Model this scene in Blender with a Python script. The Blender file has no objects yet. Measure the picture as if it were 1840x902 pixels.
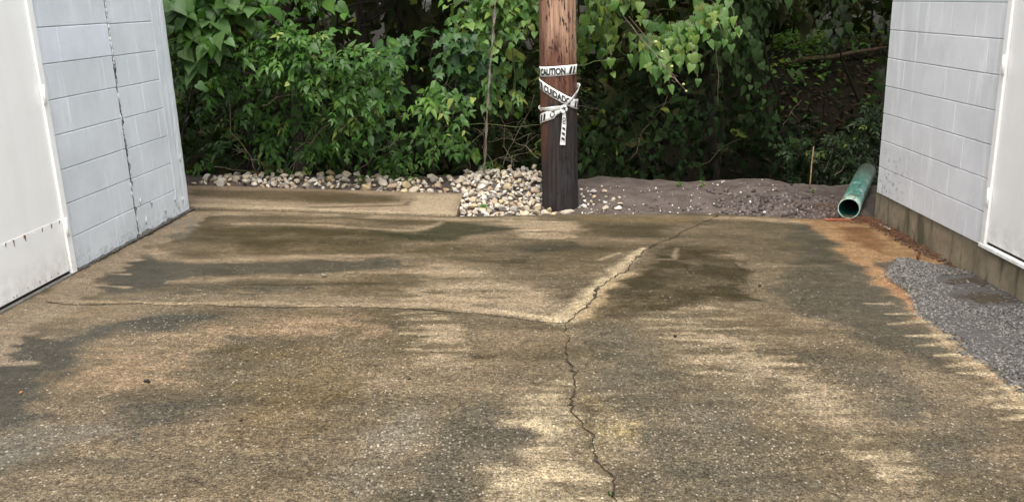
import bpy, bmesh, math, random
import numpy as np
from mathutils import Vector, Matrix, noise as mnoise
R = math.radians
PI = math.pi
random.seed(11)
rng = np.random.default_rng(7)
sc = bpy.context.scene
COL = sc.collection

# ------------------------------------------------------------------ camera
CAM_H, PITCH, ROLL, F = 1.515, R(15.81), R(1.779), 1612.0     # F in pixels of a 1840 px wide picture
cam = bpy.data.cameras.new('camera')
cam.sensor_fit = 'HORIZONTAL'; cam.sensor_width = 36.0
cam.lens = F * 36.0 / 1840.0
cam.clip_start = .05; cam.clip_end = 2000
camo = bpy.data.objects.new('camera', cam); COL.objects.link(camo)
camo.matrix_world = Matrix.Translation((0, 0, CAM_H)) @ Matrix.Rotation(R(90) - PITCH, 4, 'X') @ Matrix.Rotation(-ROLL, 4, 'Z')
sc.camera = camo

# ------------------------------------------------------------------ light: bright overcast after rain
SUN_EL, SUN_AZ = 64, 184          # azimuth measured clockwise from +Y; the veiled sun stands high, behind the camera
w = bpy.data.worlds.new('World'); sc.world = w; w.use_nodes = True
nt = w.node_tree; nt.nodes.clear()
sky = nt.nodes.new('ShaderNodeTexSky'); sky.sky_type = 'NISHITA'; sky.sun_disc = False
sky.sun_elevation = R(SUN_EL); sky.sun_rotation = R(SUN_AZ); sky.dust_density = 4.0; sky.air_density = 1.0; sky.ozone_density = 1.0
bg = nt.nodes.new('ShaderNodeBackground'); bg.inputs['Strength'].default_value = .15
wo = nt.nodes.new('ShaderNodeOutputWorld')
# an overcast sky is grey: take most of the blue out
hs = nt.nodes.new('ShaderNodeHueSaturation'); hs.inputs['Saturation'].default_value = .3
nt.links.new(sky.outputs[0], hs.inputs['Color']); nt.links.new(hs.outputs[0], bg.inputs[0]); nt.links.new(bg.outputs[0], wo.inputs[0])
sl = bpy.data.lights.new('sun', 'SUN'); sl.energy = .8; sl.angle = R(30); sl.color = (1, .965, .90)
so = bpy.data.objects.new('sun', sl); COL.objects.link(so)
sdir = Vector((math.sin(R(SUN_AZ)) * math.cos(R(SUN_EL)), math.cos(R(SUN_AZ)) * math.cos(R(SUN_EL)), math.sin(R(SUN_EL))))
so.rotation_euler = sdir.to_track_quat('Z', 'Y').to_euler(); so.location = (0, -3, 8)
vs = sc.view_settings
vs.view_transform = 'Standard'; vs.look = 'None'; vs.gamma = 1.0; vs.use_curve_mapping = False
vs.exposure = 1.5
sc.cycles.max_bounces = 8; sc.cycles.transparent_max_bounces = 4

# ------------------------------------------------------------------ measuring helpers (photograph pixel -> world)
def ray(px, py):
    x2 = (px - 920) / F; u2 = -(py - 451) / F
    c, s = math.cos(ROLL), math.sin(ROLL)
    x = x2 * c + u2 * s; u = -x2 * s + u2 * c
    return np.array([x, math.cos(PITCH) + u * math.sin(PITCH), -math.sin(PITCH) + u * math.cos(PITCH)])
SL = -0.044                                        # the driveway falls towards the right
def zpl(x): return SL * (np.clip(x, -5, 5) + 2.65)
def ground(px, py, dz=0.0):
    d = ray(px, py); t = (CAM_H - SL * 2.65 - dz) / (SL * d[0] - d[2])
    p = t * d; return np.array([p[0], p[1], p[2] + CAM_H])
def gxy(px, py): return ground(px, py)[:2]
def aty(px, py, Y):
    d = ray(px, py); p = d * Y / d[1]; return Vector((p[0], p[1], p[2] + CAM_H))

# ------------------------------------------------------------------ object helpers
def link(o, parent=None):
    COL.objects.link(o)
    if parent is not None: o.parent = parent
    return o
def tag(o, label, cat, group=None):
    o['label'] = label; o['category'] = cat
    if group: o['group'] = group
    return o
def thing(name, label, cat, loc=(0, 0, 0), rz=0.0, group=None):
    o = bpy.data.objects.new(name, None); o.empty_display_size = .1; COL.objects.link(o)
    o.location = loc; o.rotation_euler = (0, 0, rz)
    return tag(o, label, cat, group)
def mesh_np(name, V, T, m=None, smooth=False, cols=None, attr='tint'):
    """V (n,3), T (k,3) triangles or (k,4) quads"""
    V = np.asarray(V, np.float32); T = np.asarray(T, np.int32); k = T.shape[1]
    me = bpy.data.meshes.new(name)
    me.vertices.add(len(V)); me.vertices.foreach_set('co', V.ravel())
    me.loops.add(T.size); me.loops.foreach_set('vertex_index', T.ravel())
    me.polygons.add(len(T)); me.polygons.foreach_set('loop_start', np.arange(0, T.size, k, dtype=np.int32))
    me.polygons.foreach_set('use_smooth', np.full(len(T), smooth))
    if cols is not None:
        a = me.color_attributes.new(attr, 'FLOAT_COLOR', 'POINT')
        c = np.ones((len(V), 4), np.float32); c[:, :3] = cols
        a.data.foreach_set('color', c.ravel())
    me.update(calc_edges=True); me.validate()
    if m: me.materials.append(m)
    return me
def obj_me(name, me, parent=None, kind=None):
    o = bpy.data.objects.new(name, me); link(o, parent)
    if kind: o['kind'] = kind
    return o
def obj_bm(name, bm, m, parent=None, smooth=False, kind=None):
    bmesh.ops.recalc_face_normals(bm, faces=bm.faces)
    me = bpy.data.meshes.new(name); bm.to_mesh(me); bm.free(); me.materials.append(m)
    for p in me.polygons: p.use_smooth = smooth
    return obj_me(name, me, parent, kind)
def box(bm, x0, x1, y0, y1, z0, z1, bev=0):
    vs_ = [bm.verts.new(c) for c in ((x0,y0,z0),(x1,y0,z0),(x1,y1,z0),(x0,y1,z0),(x0,y0,z1),(x1,y0,z1),(x1,y1,z1),(x0,y1,z1))]
    fs = [bm.faces.new([vs_[i] for i in f]) for f in ((3,2,1,0),(4,5,6,7),(0,1,5,4),(1,2,6,5),(2,3,7,6),(3,0,4,7))]
    if bev:
        es = list({e for f in fs for e in f.edges})
        bmesh.ops.bevel(bm, geom=es, offset=bev, segments=2, affect='EDGES', profile=.6)
def tube_arrays(pts, rad, n=6):
    pts = [Vector(p) for p in pts]
    if not hasattr(rad, '__len__'): rad = [rad] * len(pts)
    V = []; T = []
    up = Vector((.31, .17, .93))
    for i, p in enumerate(pts):
        d = (pts[min(i + 1, len(pts) - 1)] - pts[max(i - 1, 0)]).normalized()
        a = d.cross(up)
        if a.length < .1: a = d.cross(Vector((1, 0, 0)))
        a.normalize(); b = d.cross(a)
        for k in range(n):
            t = 2 * PI * k / n; V.append(p + (a * math.cos(t) + b * math.sin(t)) * rad[i])
    for i in range(len(pts) - 1):
        for k in range(n):
            k2 = (k + 1) % n
            T.append((i*n+k, i*n+k2, (i+1)*n+k2)); T.append((i*n+k, (i+1)*n+k2, (i+1)*n+k))
    m0 = len(V); V.append(pts[0]); V.append(pts[-1]); L = (len(pts) - 1) * n
    for k in range(n):
        T.append((m0, (k + 1) % n, k)); T.append((m0 + 1, L + k, L + (k + 1) % n))
    return np.array([tuple(v) for v in V], np.float32), np.array(T, np.int32)
class Acc:
    def __init__(s): s.V = []; s.T = []; s.n = 0; s.C = []
    def add(s, V, T, c=None):
        s.V.append(V); s.T.append(np.asarray(T) + s.n); s.n += len(V)
        if c is not None: s.C.append(np.broadcast_to(np.asarray(c, np.float32), (len(V), 3)))
    def tube(s, pts, rad, n=5, c=None): V, T = tube_arrays(pts, rad, n); s.add(V, T, c)
    def build(s, name, m, parent=None, kind=None, smooth=True):
        me = mesh_np(name, np.concatenate(s.V), np.concatenate(s.T), m, smooth, np.concatenate(s.C) if s.C else None)
        return obj_me(name, me, parent, kind)
def wiggle(a, b, n, amp, seed=0):
    a = Vector(a); b = Vector(b); out = []
    for i in range(n + 1):
        t = i / n; p = a.lerp(b, t); k = amp * math.sin(PI * t) ** .5 if 0 < t < 1 else 0
        o = mnoise.noise_vector(Vector((t * 3.1 + seed * 7.3, seed * 1.7, .4)))
        out.append(p + o * k)
    return out

# ------------------------------------------------------------------ material helpers
class NT:
    def __init__(s, name):
        s.m = bpy.data.materials.new(name); s.m.use_nodes = True; s.t = s.m.node_tree
        s.b = s.t.nodes['Principled BSDF']; s.out = s.t.nodes['Material Output']
        s._pos = None
    def n(s, typ, **kw):
        nd = s.t.nodes.new(typ)
        for k, v in kw.items(): setattr(nd, k, v)
        return nd
    def l(s, a, b): s.t.links.new(a, b)
    def pos(s):
        if s._pos is None: s._pos = s.n('ShaderNodeNewGeometry').outputs['Position']
        return s._pos
    def objco(s): return s.n('ShaderNodeTexCoord').outputs['Object']
    def mapping(s, v, scale=(1, 1, 1), loc=(0, 0, 0), rot=(0, 0, 0)):
        nd = s.n('ShaderNodeMapping'); nd.inputs['Scale'].default_value = scale; nd.inputs['Location'].default_value = loc; nd.inputs['Rotation'].default_value = rot
        s.l(v, nd.inputs[0]); return nd.outputs[0]
    def noise(s, v, scale, detail=4, rough=.55):
        nd = s.n('ShaderNodeTexNoise'); nd.inputs['Scale'].default_value = scale; nd.inputs['Detail'].default_value = detail; nd.inputs['Roughness'].default_value = rough
        s.l(v, nd.inputs['Vector']); return nd.outputs['Fac']
    def voro(s, v, scale):
        nd = s.n('ShaderNodeTexVoronoi'); nd.inputs['Scale'].default_value = scale; s.l(v, nd.inputs['Vector']); return nd.outputs['Distance'], nd.outputs['Color']
    def ramp(s, f, a, b, lo=0., hi=1.):
        nd = s.n('ShaderNodeMapRange'); nd.interpolation_type = 'SMOOTHSTEP'
        for i, v in ((1, a), (2, b), (3, lo), (4, hi)): nd.inputs[i].default_value = v
        s.l(f, nd.inputs[0]); return nd.outputs[0]
    def math(s, op, a, b=0.):
        nd = s.n('ShaderNodeMath', operation=op)
        for i, v in enumerate((a, b)):
            if isinstance(v, (int, float)): nd.inputs[i].default_value = v
            else: s.l(v, nd.inputs[i])
        return nd.outputs[0]
    def mix(s, f, a, b, mode='MIX'):
        nd = s.n('ShaderNodeMix', data_type='RGBA', blend_type=mode)
        for sock, v in ((nd.inputs[0], f), (nd.inputs[6], a), (nd.inputs[7], b)):
            if isinstance(v, (int, float)): sock.default_value = v
            elif isinstance(v, tuple): sock.default_value = (*v[:3], 1)
            else: s.l(v, sock)
        return nd.outputs[2]
    def sep(s, v):
        nd = s.n('ShaderNodeSeparateXYZ'); s.l(v, nd.inputs[0]); return nd.outputs
    def attr(s, name):
        nd = s.n('ShaderNodeAttribute', attribute_name=name); return nd.outputs['Color']
    def rnd(s): return s.n('ShaderNodeObjectInfo').outputs['Random']
    def base(s, c):
        if isinstance(c, tuple): s.b.inputs['Base Color'].default_value = (*c[:3], 1)
        else: s.l(c, s.b.inputs['Base Color'])
        return s
    def rough(s, r):
        if isinstance(r, (int, float)): s.b.inputs['Roughness'].default_value = r
        else: s.l(r, s.b.inputs['Roughness'])
        return s
    def spec(s, v): s.b.inputs['Specular IOR Level'].default_value = v; return s
    def bump(s, h, strength=.3, dist=.01, prev=None):
        nd = s.n('ShaderNodeBump'); nd.inputs['Strength'].default_value = strength; nd.inputs['Distance'].default_value = dist
        s.l(h, nd.inputs['Height'])
        if prev is not None: s.l(prev, nd.inputs['Normal'])
        s.l(nd.outputs[0], s.b.inputs['Normal']); return nd.outputs[0]

M = {}
def m_concrete():
    k = NT('wet_concrete'); p = k.pos()
    st = k.attr('stain'); ax = k.sep(k.attr('aux'))
    n1 = k.noise(p, 38, 5, .65); n2 = k.noise(p, 165, 3, .65)
    c = k.mix(k.ramp(n1, .28, .72), st, k.mix(.42, st, (.012, .011, .009)))
    c = k.mix(k.ramp(n1, .60, .30, 0, .0), c, (0, 0, 0))
    nm = k.noise(k.mapping(p, (.8, 1.1, 1)), 70, 4, .7)
    co = ax[2]                                       # how far the aggregate is worn bare
    f2 = k.math('MULTIPLY', k.ramp(n2, .30, .70, .36, 1.66), k.math('ADD', 1.0, k.math('MULTIPLY', k.math('SUBTRACT', k.ramp(nm, .30, .70, .42, 1.58), 1.0), co)))
    comb = k.n('ShaderNodeCombineXYZ')
    for i in range(3): k.l(f2, comb.inputs[i])
    c = k.mix(1.0, c, comb.outputs[0], 'MULTIPLY')
    d, vc = k.voro(k.mapping(p, (1, .8, .4)), 82)
    vs_ = k.sep(vc)
    thr = k.math('SUBTRACT', 1.0, k.math('MULTIPLY', ax[0], .24))
    fleck = k.math('MULTIPLY', k.math('GREATER_THAN', vs_[0], thr), k.ramp(d, .46, .30))
    damp = k.math('SUBTRACT', 1.0, k.math('MULTIPLY', ax[1], .50))
    c = k.mix(k.math('MULTIPLY', k.math('MULTIPLY', fleck, k.math('ADD', .25, k.math('MULTIPLY', vs_[2], .6))), damp), c, k.mix(vs_[1], (.34, .28, .19), (.54, .49, .39)))
    d2, vc2 = k.voro(k.mapping(p, (1, 1, .4), (3.1, 1.7, 0)), 190)
    v2 = k.sep(vc2)
    fl2 = k.math('MULTIPLY', k.math('GREATER_THAN', v2[0], k.math('SUBTRACT', 1.0, k.math('MULTIPLY', ax[0], .36))), k.ramp(d2, .5, .3))
    c = k.mix(k.math('MULTIPLY', k.math('MULTIPLY', fl2, .32), damp), c, (.46, .40, .31))
    dk = k.math('MULTIPLY', k.math('GREATER_THAN', v2[1], .86), k.ramp(d2, .5, .3))
    c = k.mix(k.math('MULTIPLY', dk, .65), c, (.022, .018, .012))
    k.base(c)
    n3 = k.noise(p, 5, 4, .6)
    k.rough(k.math('SUBTRACT', k.ramp(n3, .3, .7, .82, .66), k.math('MULTIPLY', ax[1], .28)))
    k.spec(.16)
    k.bump(k.math('ADD', k.math('MULTIPLY', n2, .6), k.math('ADD', k.math('MULTIPLY', fleck, .5), n1)), .45, .004)
    return k.m
def m_soil(name, a, b, c3, rough=.95):
    k = NT(name); p = k.pos()
    n1 = k.noise(p, 6, 6, .65); n2 = k.noise(p, 70, 5, .7)
    c = k.mix(k.ramp(n1, .35, .65), a, b)
    c = k.mix(k.ramp(n2, .45, .75, 0, .7), c, c3)
    k.base(c).rough(rough).spec(.1); k.bump(n2, .9, .02)
    return k.m
def m_block(name, tint, side):
    k = NT(name); p = k.pos(); z = k.sep(p)
    rn = k.rnd()
    n1 = k.noise(p, 3, 4, .6); n2 = k.noise(p, 160, 3, .7); ns = k.noise(k.mapping(p, (9, 9, .9)), 1.6, 3, .6)
    dark = tuple(v * .86 for v in tint); light = tuple(min(1, v * 1.12 + .02) for v in tint)
    c = k.mix(k.ramp(n1, .3, .7), dark, tint)
    c = k.mix(k.math('MULTIPLY', rn, .35), c, dark)
    c = k.mix(k.ramp(ns, .54, .72, 0, .55), c, light)                # chalky runs down the paint
    c = k.mix(k.ramp(n2, .60, .75, 0, .25), c, tuple(v * .6 for v in tint))
    # splash dirt and mildew low on the wall
    nd = k.noise(p, 26, 6, .75)
    if side == 'right':
        low = k.math('MULTIPLY', k.ramp(z[2], .62, .0), k.ramp(z[1], 5.9, 6.75))
        c = k.mix(k.math('MULTIPLY', k.ramp(nd, .55, .62), k.math('MULTIPLY', low, .8)), c, (.10, .10, .085))
    else:
        low = k.ramp(z[2], .16, -.02)
        c = k.mix(k.math('MULTIPLY', k.ramp(nd, .46, .62), k.math('MULTIPLY', low, .55)), c, (.18, .17, .14))
    k.base(c).rough(.62).spec(.35)
    pit = k.ramp(k.noise(p, 75, 4, .7), .28, .42)
    k.bump(k.math('ADD', k.math('MULTIPLY', n2, .8), pit), .6, .004)
    return k.m
def m_paint(name, c0, c1, rough=.45, streak=.3):
    k = NT(name); p = k.pos()
    n = k.noise(k.mapping(p, (5, 5, .7)), 1.3, 4, .6); n2 = k.noise(p, 45, 4, .7)
    c = k.mix(k.ramp(n, .4, .75, 0, streak), c0, c1)
    c = k.mix(k.ramp(n2, .66, .74, 0, .25), c, tuple(v * .55 for v in c1))
    gr = k.math('MULTIPLY', k.ramp(k.sep(p)[2],    .26, -.02, 0, .40), k.ramp(k.noise(p, 14, 5, .7), .35, .65))
    c = k.mix(gr, c, (.36, .31, .24))
    k.base(c).rough(rough).spec(.4); k.bump(k.noise(p, 5, 3), .22, .015)
    return k.m
def m_simple(name, c0, c1, scale=20, rough=.7, spec=.4, bump=.3, bdist=.004, obj=False, stretch=(1, 1, 1)):
    k = NT(name); p = k.objco() if obj else k.pos()
    n = k.noise(k.mapping(p, stretch), scale, 5, .65)
    k.base(k.mix(k.ramp(n, .35, .65), c0, c1)).rough(rough).spec(spec)
    if bump: k.bump(n, bump, bdist)
    return k.m
def m_leaf(name='leaf', rough=.44, spec=.24):
    k = NT(name); p = k.pos()
    t = k.attr('tint'); n = k.noise(p, 30, 3, .6)
    rn = k.rnd()
    c = k.mix(k.ramp(n, .3, .7, 0, .35), t, k.mix(.5, t, (.02, .05, .015)))
    c = k.mix(k.math('MULTIPLY', rn, .25), c, k.mix(.5, t, (.10, .13, .05)))
    k.base(c).rough(rough).spec(spec)
    k.bump(k.noise(p, 90, 2), .15, .003)
    tr = k.n('ShaderNodeBsdfTranslucent'); k.l(k.mix(1.0, c, (.9, 1.25, .35), 'MULTIPLY'), tr.inputs[0])
    ms = k.n('ShaderNodeMixShader'); ms.inputs[0].default_value = .28
    k.l(k.b.outputs[0], ms.inputs[1]); k.l(tr.outputs[0], ms.inputs[2]); k.l(ms.outputs[0], k.out.inputs[0])
    return k.m
def m_stone():
    k = NT('river_stone'); p = k.objco(); rn = k.rnd()
    cr = k.n('ShaderNodeValToRGB'); el = cr.color_ramp.elements
    cols = [(0, (.56, .51, .43)), (.17, (.44, .36, .26)), (.32, (.66, .63, .57)), (.47, (.48, .44, .38)), (.60, (.50, .38, .20)), (.70, (.30, .28, .26)), (.79, (.68, .66, .62)), (.93, (.42, .30, .20)), (1, (.52, .46, .36))]
    el[0].position = 0; el[0].color = (*cols[0][1], 1); el[1].position = 1; el[1].color = (*cols[-1][1], 1)
    for q, c in cols[1:-1]:
        e = el.new(q); e.color = (*c, 1)
    k.l(rn, cr.inputs[0]); base = cr.outputs[0]
    at_ = k.attr('tint')
    pw = k.pos()
    n = k.noise(pw, 22, 5, .65); n2 = k.noise(pw, 90, 4, .7)
    c = k.mix(1.0, base, at_, 'MULTIPLY')
    c = k.mix(k.ramp(n, .48, .72, 0, .55), c, (.24, .17, .10))
    c = k.mix(k.ramp(n2, .55, .75, 0, .35), c, (.62, .58, .5))
    k.base(c).rough(.6).spec(.4); k.bump(n2, .5, .006)
    return k.m
def m_pole():
    k = NT('pole_wood'); p = k.objco(); z = k.sep(p)
    g = k.noise(k.mapping(p, (26, 26, .9)), 2.2, 6, .65)
    g2 = k.noise(k.mapping(p, (60, 60, 2.2)), 2.0, 4, .6)
    ck = k.noise(k.mapping(p, (62, 62, 13.0)), 1.0, 2, .5)
    big = k.noise(k.mapping(p, (3, 3, 1.6)), 1.4, 4, .6)
    up = k.mix(k.ramp(g, .3, .7), (.17, .085, .05), (.42, .26, .17))
    up = k.mix(k.ramp(g2, .5, .75, 0, .5), up, (.50, .33, .22))
    lo = k.mix(k.ramp(g, .3, .7), (.007, .006, .006), (.032, .025, .023))
    lo = k.mix(k.ramp(big, .55, .75, 0, .6), lo, (.055, .053, .055))
    zz = k.math('ADD', z[2], k.math('MULTIPLY', k.math('SUBTRACT', big, .5), .9))
    red = k.mix(k.ramp(g, .3, .7), (.045, .018, .012), (.15, .062, .035))
    f1 = k.ramp(zz, .52, .86); f2 = k.ramp(zz, .95, 1.25)
    c = k.mix(f2, k.mix(f1, lo, red), up)
    c = k.mix(k.math('MULTIPLY', k.ramp(ck, .585, .64, 0, .92), k.ramp(z[2], .55, 1.0)), c, (.020, .011, .008))     # climbing-spike nicks
    # the left flank stays reddish further down
    lf = k.math('MULTIPLY', k.ramp(z[0], -.06, -.13), .75)
    c = k.mix(k.math('MULTIPLY', lf, k.ramp(z[2], .05, .5)), c, red)
    k.base(c).rough(.7).spec(.3)
    k.bump(k.math('SUBTRACT', k.math('ADD', g, g2), k.ramp(ck, .585, .64)), .8, .008)
    return k.m
def m_pipe():
    k = NT('green_pvc'); p = k.pos()
    n = k.noise(p, 11, 5, .7); n2 = k.noise(p, 60, 5, .7)
    c = k.mix(k.ramp(n, .35, .65), (.05, .19, .15), (.13, .32, .26))
    c = k.mix(k.ramp(n2, .50, .60, 0, .85), c, (.03, .05, .035))
    c = k.mix(k.ramp(n, .52, .66, 0, .85), c, (.42, .47, .41))
    c = k.mix(k.ramp(k.sep(p)[1], 7.15, 7.85, 0, .8), c, (.085, .085, .055))
    k.base(c).rough(.42).spec(.5); k.bump(n2, .2, .003)
    return k.m
M['concrete'] = m_concrete()
M['soil'] = m_soil('damp_soil', (.070, .055, .046), (.122, .098, .084), (.155, .128, .110))
M['forest'] = m_soil('forest_floor', (.008, .006, .004), (.018, .013, .008), (.010, .014, .005))  # forest floor kept near black to stand in for the hollow's shade
M['block_l'] = m_block('grey_blue_block_paint', (.695, .738, .762), 'left')
M['block_p'] = m_block('fresh_patch_paint', (.745, .785, .835), 'left')
M['block_r'] = m_block('grey_block_paint', (.71, .713, .715), 'right')
M['mortar'] = m_simple('mortar', (.46, .48, .50), (.34, .35, .36), 60, .9, .2)
M['mortar_dark'] = m_simple('joint_dirt', (.05, .047, .042), (.11, .105, .095), 60, .95, .2)
M['caulk'] = m_simple('old_caulk', (.55, .56, .57), (.38, .38, .37), 70, .7, .3)
M['white'] = m_paint('white_door_paint', (.87, .87, .835), (.80, .79, .74), .42, .5)
M['white_frame'] = m_paint('white_frame_paint', (.88, .88, .85), (.74, .73, .68), .45, .4)
M['cream'] = m_paint('cream_door_paint', (.78, .765, .735), (.72, .70, .66), .45, .5)
M['rust'] = m_simple('rust', (.20, .075, .03), (.10, .04, .02), 90, .9, .2)
M['metal'] = m_simple('dull_threshold_metal', (.20, .19, .165), (.10, .095, .08), 50, .5, .5)
M['black'] = m_simple('black_gap_shade', (.012, .012, .012), (.02, .02, .018), 50, .8, .2)  # black stands in for the shade inside the door gaps
M['roof'] = m_simple('roof_felt', (.10, .10, .10), (.14, .14, .135), 12, .9, .2)
M['asphalt'] = m_simple('asphalt_patch', (.05, .046, .041), (.10, .094, .085), 140, .85, .15, .8, .006)
M['puddle'] = m_simple('muddy_water_film', (.042, .034, .025), (.060, .048, .034), 4, .22, .5, 0)
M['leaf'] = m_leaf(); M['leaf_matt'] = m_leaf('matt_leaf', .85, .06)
M['bark'] = m_simple('bark', (.018, .014, .010), (.045, .035, .026), 30, .9, .2, .6, .01, False, (1, 1, .25))
M['twig'] = m_simple('dry_twig', (.13, .10, .07), (.25, .20, .14), 30, .85, .2, 0)
M['green_stem'] = m_simple('green_stem', (.10, .14, .05), (.16, .17, .08), 30, .6, .3, 0)
M['wire'] = m_simple('weathered_wire', (.16, .15, .135), (.26, .25, .23), 60, .6, .4, 0)
M['stone'] = m_stone()
M['pole'] = m_pole()
M['pipe'] = m_pipe()
M['pipe_rim'] = m_simple('scuffed_pvc_rim', (.40, .50, .42), (.20, .36, .28), 60, .5, .4)
M['pipe_in'] = m_simple('pvc_inside', (.012, .06, .045), (.02, .09, .065), 20, .5, .4)
M['tape'] = m_simple('white_tape_plastic', (.74, .74, .70), (.60, .60, .55), 25, .4, .45, .25, .004)
M['ink'] = m_simple('black_print', (.012, .012, .012), (.025, .025, .025), 40, .5, .4, 0)
M['straw'] = m_simple('red_pine_straw', (.10, .045, .024), (.22, .11, .055), 60, .85, .2, 0)
M['red'] = m_simple('faded_red_plastic', (.40, .11, .06), (.28, .09, .05), 50, .6, .4)
M['crackdirt'] = m_simple('crack_dirt', (.022, .018, .012), (.06, .048, .033), 90, .95, .2)
M['found'] = None

# ------------------------------------------------------------------ value noise on numpy arrays
_perm = rng.random((256, 256)).astype(np.float32)
def vnoise(x, y, sx=1., sy=1., ox=0., oy=0.):
    x = x * sx + ox + 50; y = y * sy + oy + 50
    xi = np.floor(x).astype(int); yi = np.floor(y).astype(int); fx = x - xi; fy = y - yi
    fx = fx * fx * (3 - 2 * fx); fy = fy * fy * (3 - 2 * fy)
    g = lambda a, b: _perm[a & 255, b & 255]
    return (g(xi, yi) * (1 - fx) + g(xi + 1, yi) * fx) * (1 - fy) + (g(xi, yi + 1) * (1 - fx) + g(xi + 1, yi + 1) * fx) * fy
def fbm(x, y, sx=1., sy=1., o=0., oct=4):
    r = 0; a = .5; tot = 0
    for i in range(oct):
        r = r + a * vnoise(x, y, sx * 2 ** i, sy * 2 ** i, o + i * 13.7, o * 1.7 + i * 7.1); tot += a; a *= .5
    return r / tot
def sstep(v, a, b):
    t = np.clip((v - a) / (b - a), 0, 1); return t * t * (3 - 2 * t)

# ------------------------------------------------------------------ DRIVEWAY
def far_edge(x):
    return np.interp(x, [-3.2, -2.5, -.42, .58, 1.64, 2.5, 3.2], [6.93, 6.875, 6.72, 6.86, 6.90, 6.76, 6.62])
# the three cracks that meet near the middle (photograph pixels -> ground)
CR_W = [(80,541),(110,545),(150,547),(215,545),(250,544),(285,548),(330,548),(360,546),(400,549),(450,551),(500,552),(560,551),(600,550),(680,552),(760,555),(810,560),(860,563),(910,569),(960,576),(985,579),(1018,579)]
CR_N = [(1018,579),(1028,572),(1034,562),(1050,553),(1062,542),(1070,533),(1069,522),(1078,513),(1095,503),(1110,492),(1124,486),(1134,474),(1134,468),(1152,458),(1164,446),(1180,437),(1205,428),(1235,412),(1258,402),(1280,391),(1292,386)]
CR_S = [(1018,579),(1016,592),(1021,603),(1015,625),(1018,645),(1029,660),(1032,690),(1025,715),(1027,735),(1040,752),(1048,768),(1065,778),(1066,800),(1072,822),(1085,842),(1098,850),(1104,870),(1100,890),(1106,915),(1112,960),(1124,1010)]
def jag(pts, seed, amp=.006):
    rr = random.Random(seed); g = [gxy(*p) for p in pts]; out = [g[0]]
    for a, b in zip(g[:-1], g[1:]):
        L = np.linalg.norm(b - a); n = max(1, int(L / .022))
        for i in range(1, n + 1):
            q = a + (b - a) * i / n
            if i < n: q = q + np.array([rr.uniform(-amp, amp), rr.uniform(-amp, amp)])
            out.append(q)
    return np.array(out)
cracks = [jag(CR_W, 1), jag(CR_N, 2, .014), jag(CR_S, 3, .013)]

GX = np.arange(-3.1, 3.1001, .0125)
vf = np.concatenate([np.arange(-4, 2.2, .06), np.arange(2.2, 6.9, .0115)]); vf = np.append(vf, 6.9)
XX, YV = np.meshgrid(GX, vf)
fe = far_edge(XX)
YY = np.where(YV > 5.0, 5.0 + (YV - 5.0) / 1.9 * (fe - 5.0), YV)
gx = XX.ravel(); gy = YY.ravel()
base_n = fbm(gx, gy, .9, 1.6, 3., 5); streak = fbm(gx, gy, .8, 7.5, 9., 4); mott = fbm(gx, gy, 5, 7, 21., 4); comb = vnoise(gx, gy, 1.7, 11, 4.4, 8.8) * .45 + vnoise(gx, gy, 3.5, 26, 1.1, 2.2) * .32 + vnoise(gx, gy, 9, 50, 6.1, 3.2) * .23
wx = (fbm(gx, gy, 5, 9, 31., 4) - .5); wy = (fbm(gx, gy, 4, 8, 47., 4) - .5)
TAN = np.array((.385, .285, .185)); LT = np.array((.50, .39, .245)); MID = np.array((.142, .109, .068)); OLV = np.array((.050, .036, .013)); GRN = np.array((.029, .029, .011))
GRY = np.array((.060, .053, .039)); PNK = np.array((.30, .20, .12)); RST = np.array((.34, .195, .095)); DRS = np.array((.17, .075, .03)); BRN = np.array((.17, .115, .05)); WET = np.array((.07, .06, .05)); SHEEN = np.array((.16, .145, .12))  # last tone paints wet sheen into the colour
col = MID[None] * (.70 + .55 * base_n[:, None])
t = sstep(.45 * streak + .55 * fbm(gx, gy, 2.1, 2.6, 19., 4), .42, .66)[:, None] * .45; col = col * (1 - t) + (MID * .6 + PNK * .55)[None] * t
t = sstep(.4 * streak + .6 * fbm(gx, gy, 1.7, 2.2, 29., 4), .54, .34)[:, None] * .42; col = col * (1 - t) + OLV[None] * t
GRAN = None
def blend(mask, c, strength):
    global col
    if GRAN is not None and len(GRAN) == len(mask): mask = np.clip(mask + GRAN * 2.2 * mask * (1 - mask), 0, 1)
    a = (np.clip(mask, 0, 1) * strength)[:, None]; col = col * (1 - a) + np.asarray(c)[None] * a
def seg_d(P, Q, x, y):
    d = Q - P; L = max((d * d).sum(), 1e-9)
    t = np.clip(((x - P[0]) * d[0] + (y - P[1]) * d[1]) / L, 0, 1)
    return np.hypot(x - P[0] - t * d[0], y - P[1] - t * d[1]), t
def stroke(pts, w0, w1, c, strength, soft=.5, warp=.06, mod=None, crisp=False):
    """a stain or painted sheen drawn along a line; widths in metres, soft as a share of the width"""
    g = [gxy(*p) for p in pts]; n = len(g) - 1
    x = gx + wx * warp * 2.2; y = gy + wy * warp
    m = np.zeros_like(gx)
    for i in range(n):
        d, t = seg_d(g[i], g[i + 1], x, y); wd = w0 + (w1 - w0) * (i + t) / n
        m = np.maximum(m, 1 - sstep(d, wd * (1 - soft), wd))
    if mod is not None: m = m * mod
    if crisp:
        global col
        a = (m * strength * (.8 + .4 * GRAN.clip(-1, 1)))[:, None].clip(0, 1); col = col * (1 - a) + np.asarray(c)[None] * a
        return
    blend(m, c, strength)
def inside(poly, x, y):
    r = np.zeros(len(x), bool); n = len(poly)
    for i in range(n):
        x0, y0 = poly[i]; x1, y1 = poly[(i + 1) % n]
        if y0 == y1: continue
        c = ((y0 > y) != (y1 > y)) & (x < (x1 - x0) * (y - y0) / (y1 - y0) + x0); r ^= c
    return r
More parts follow.
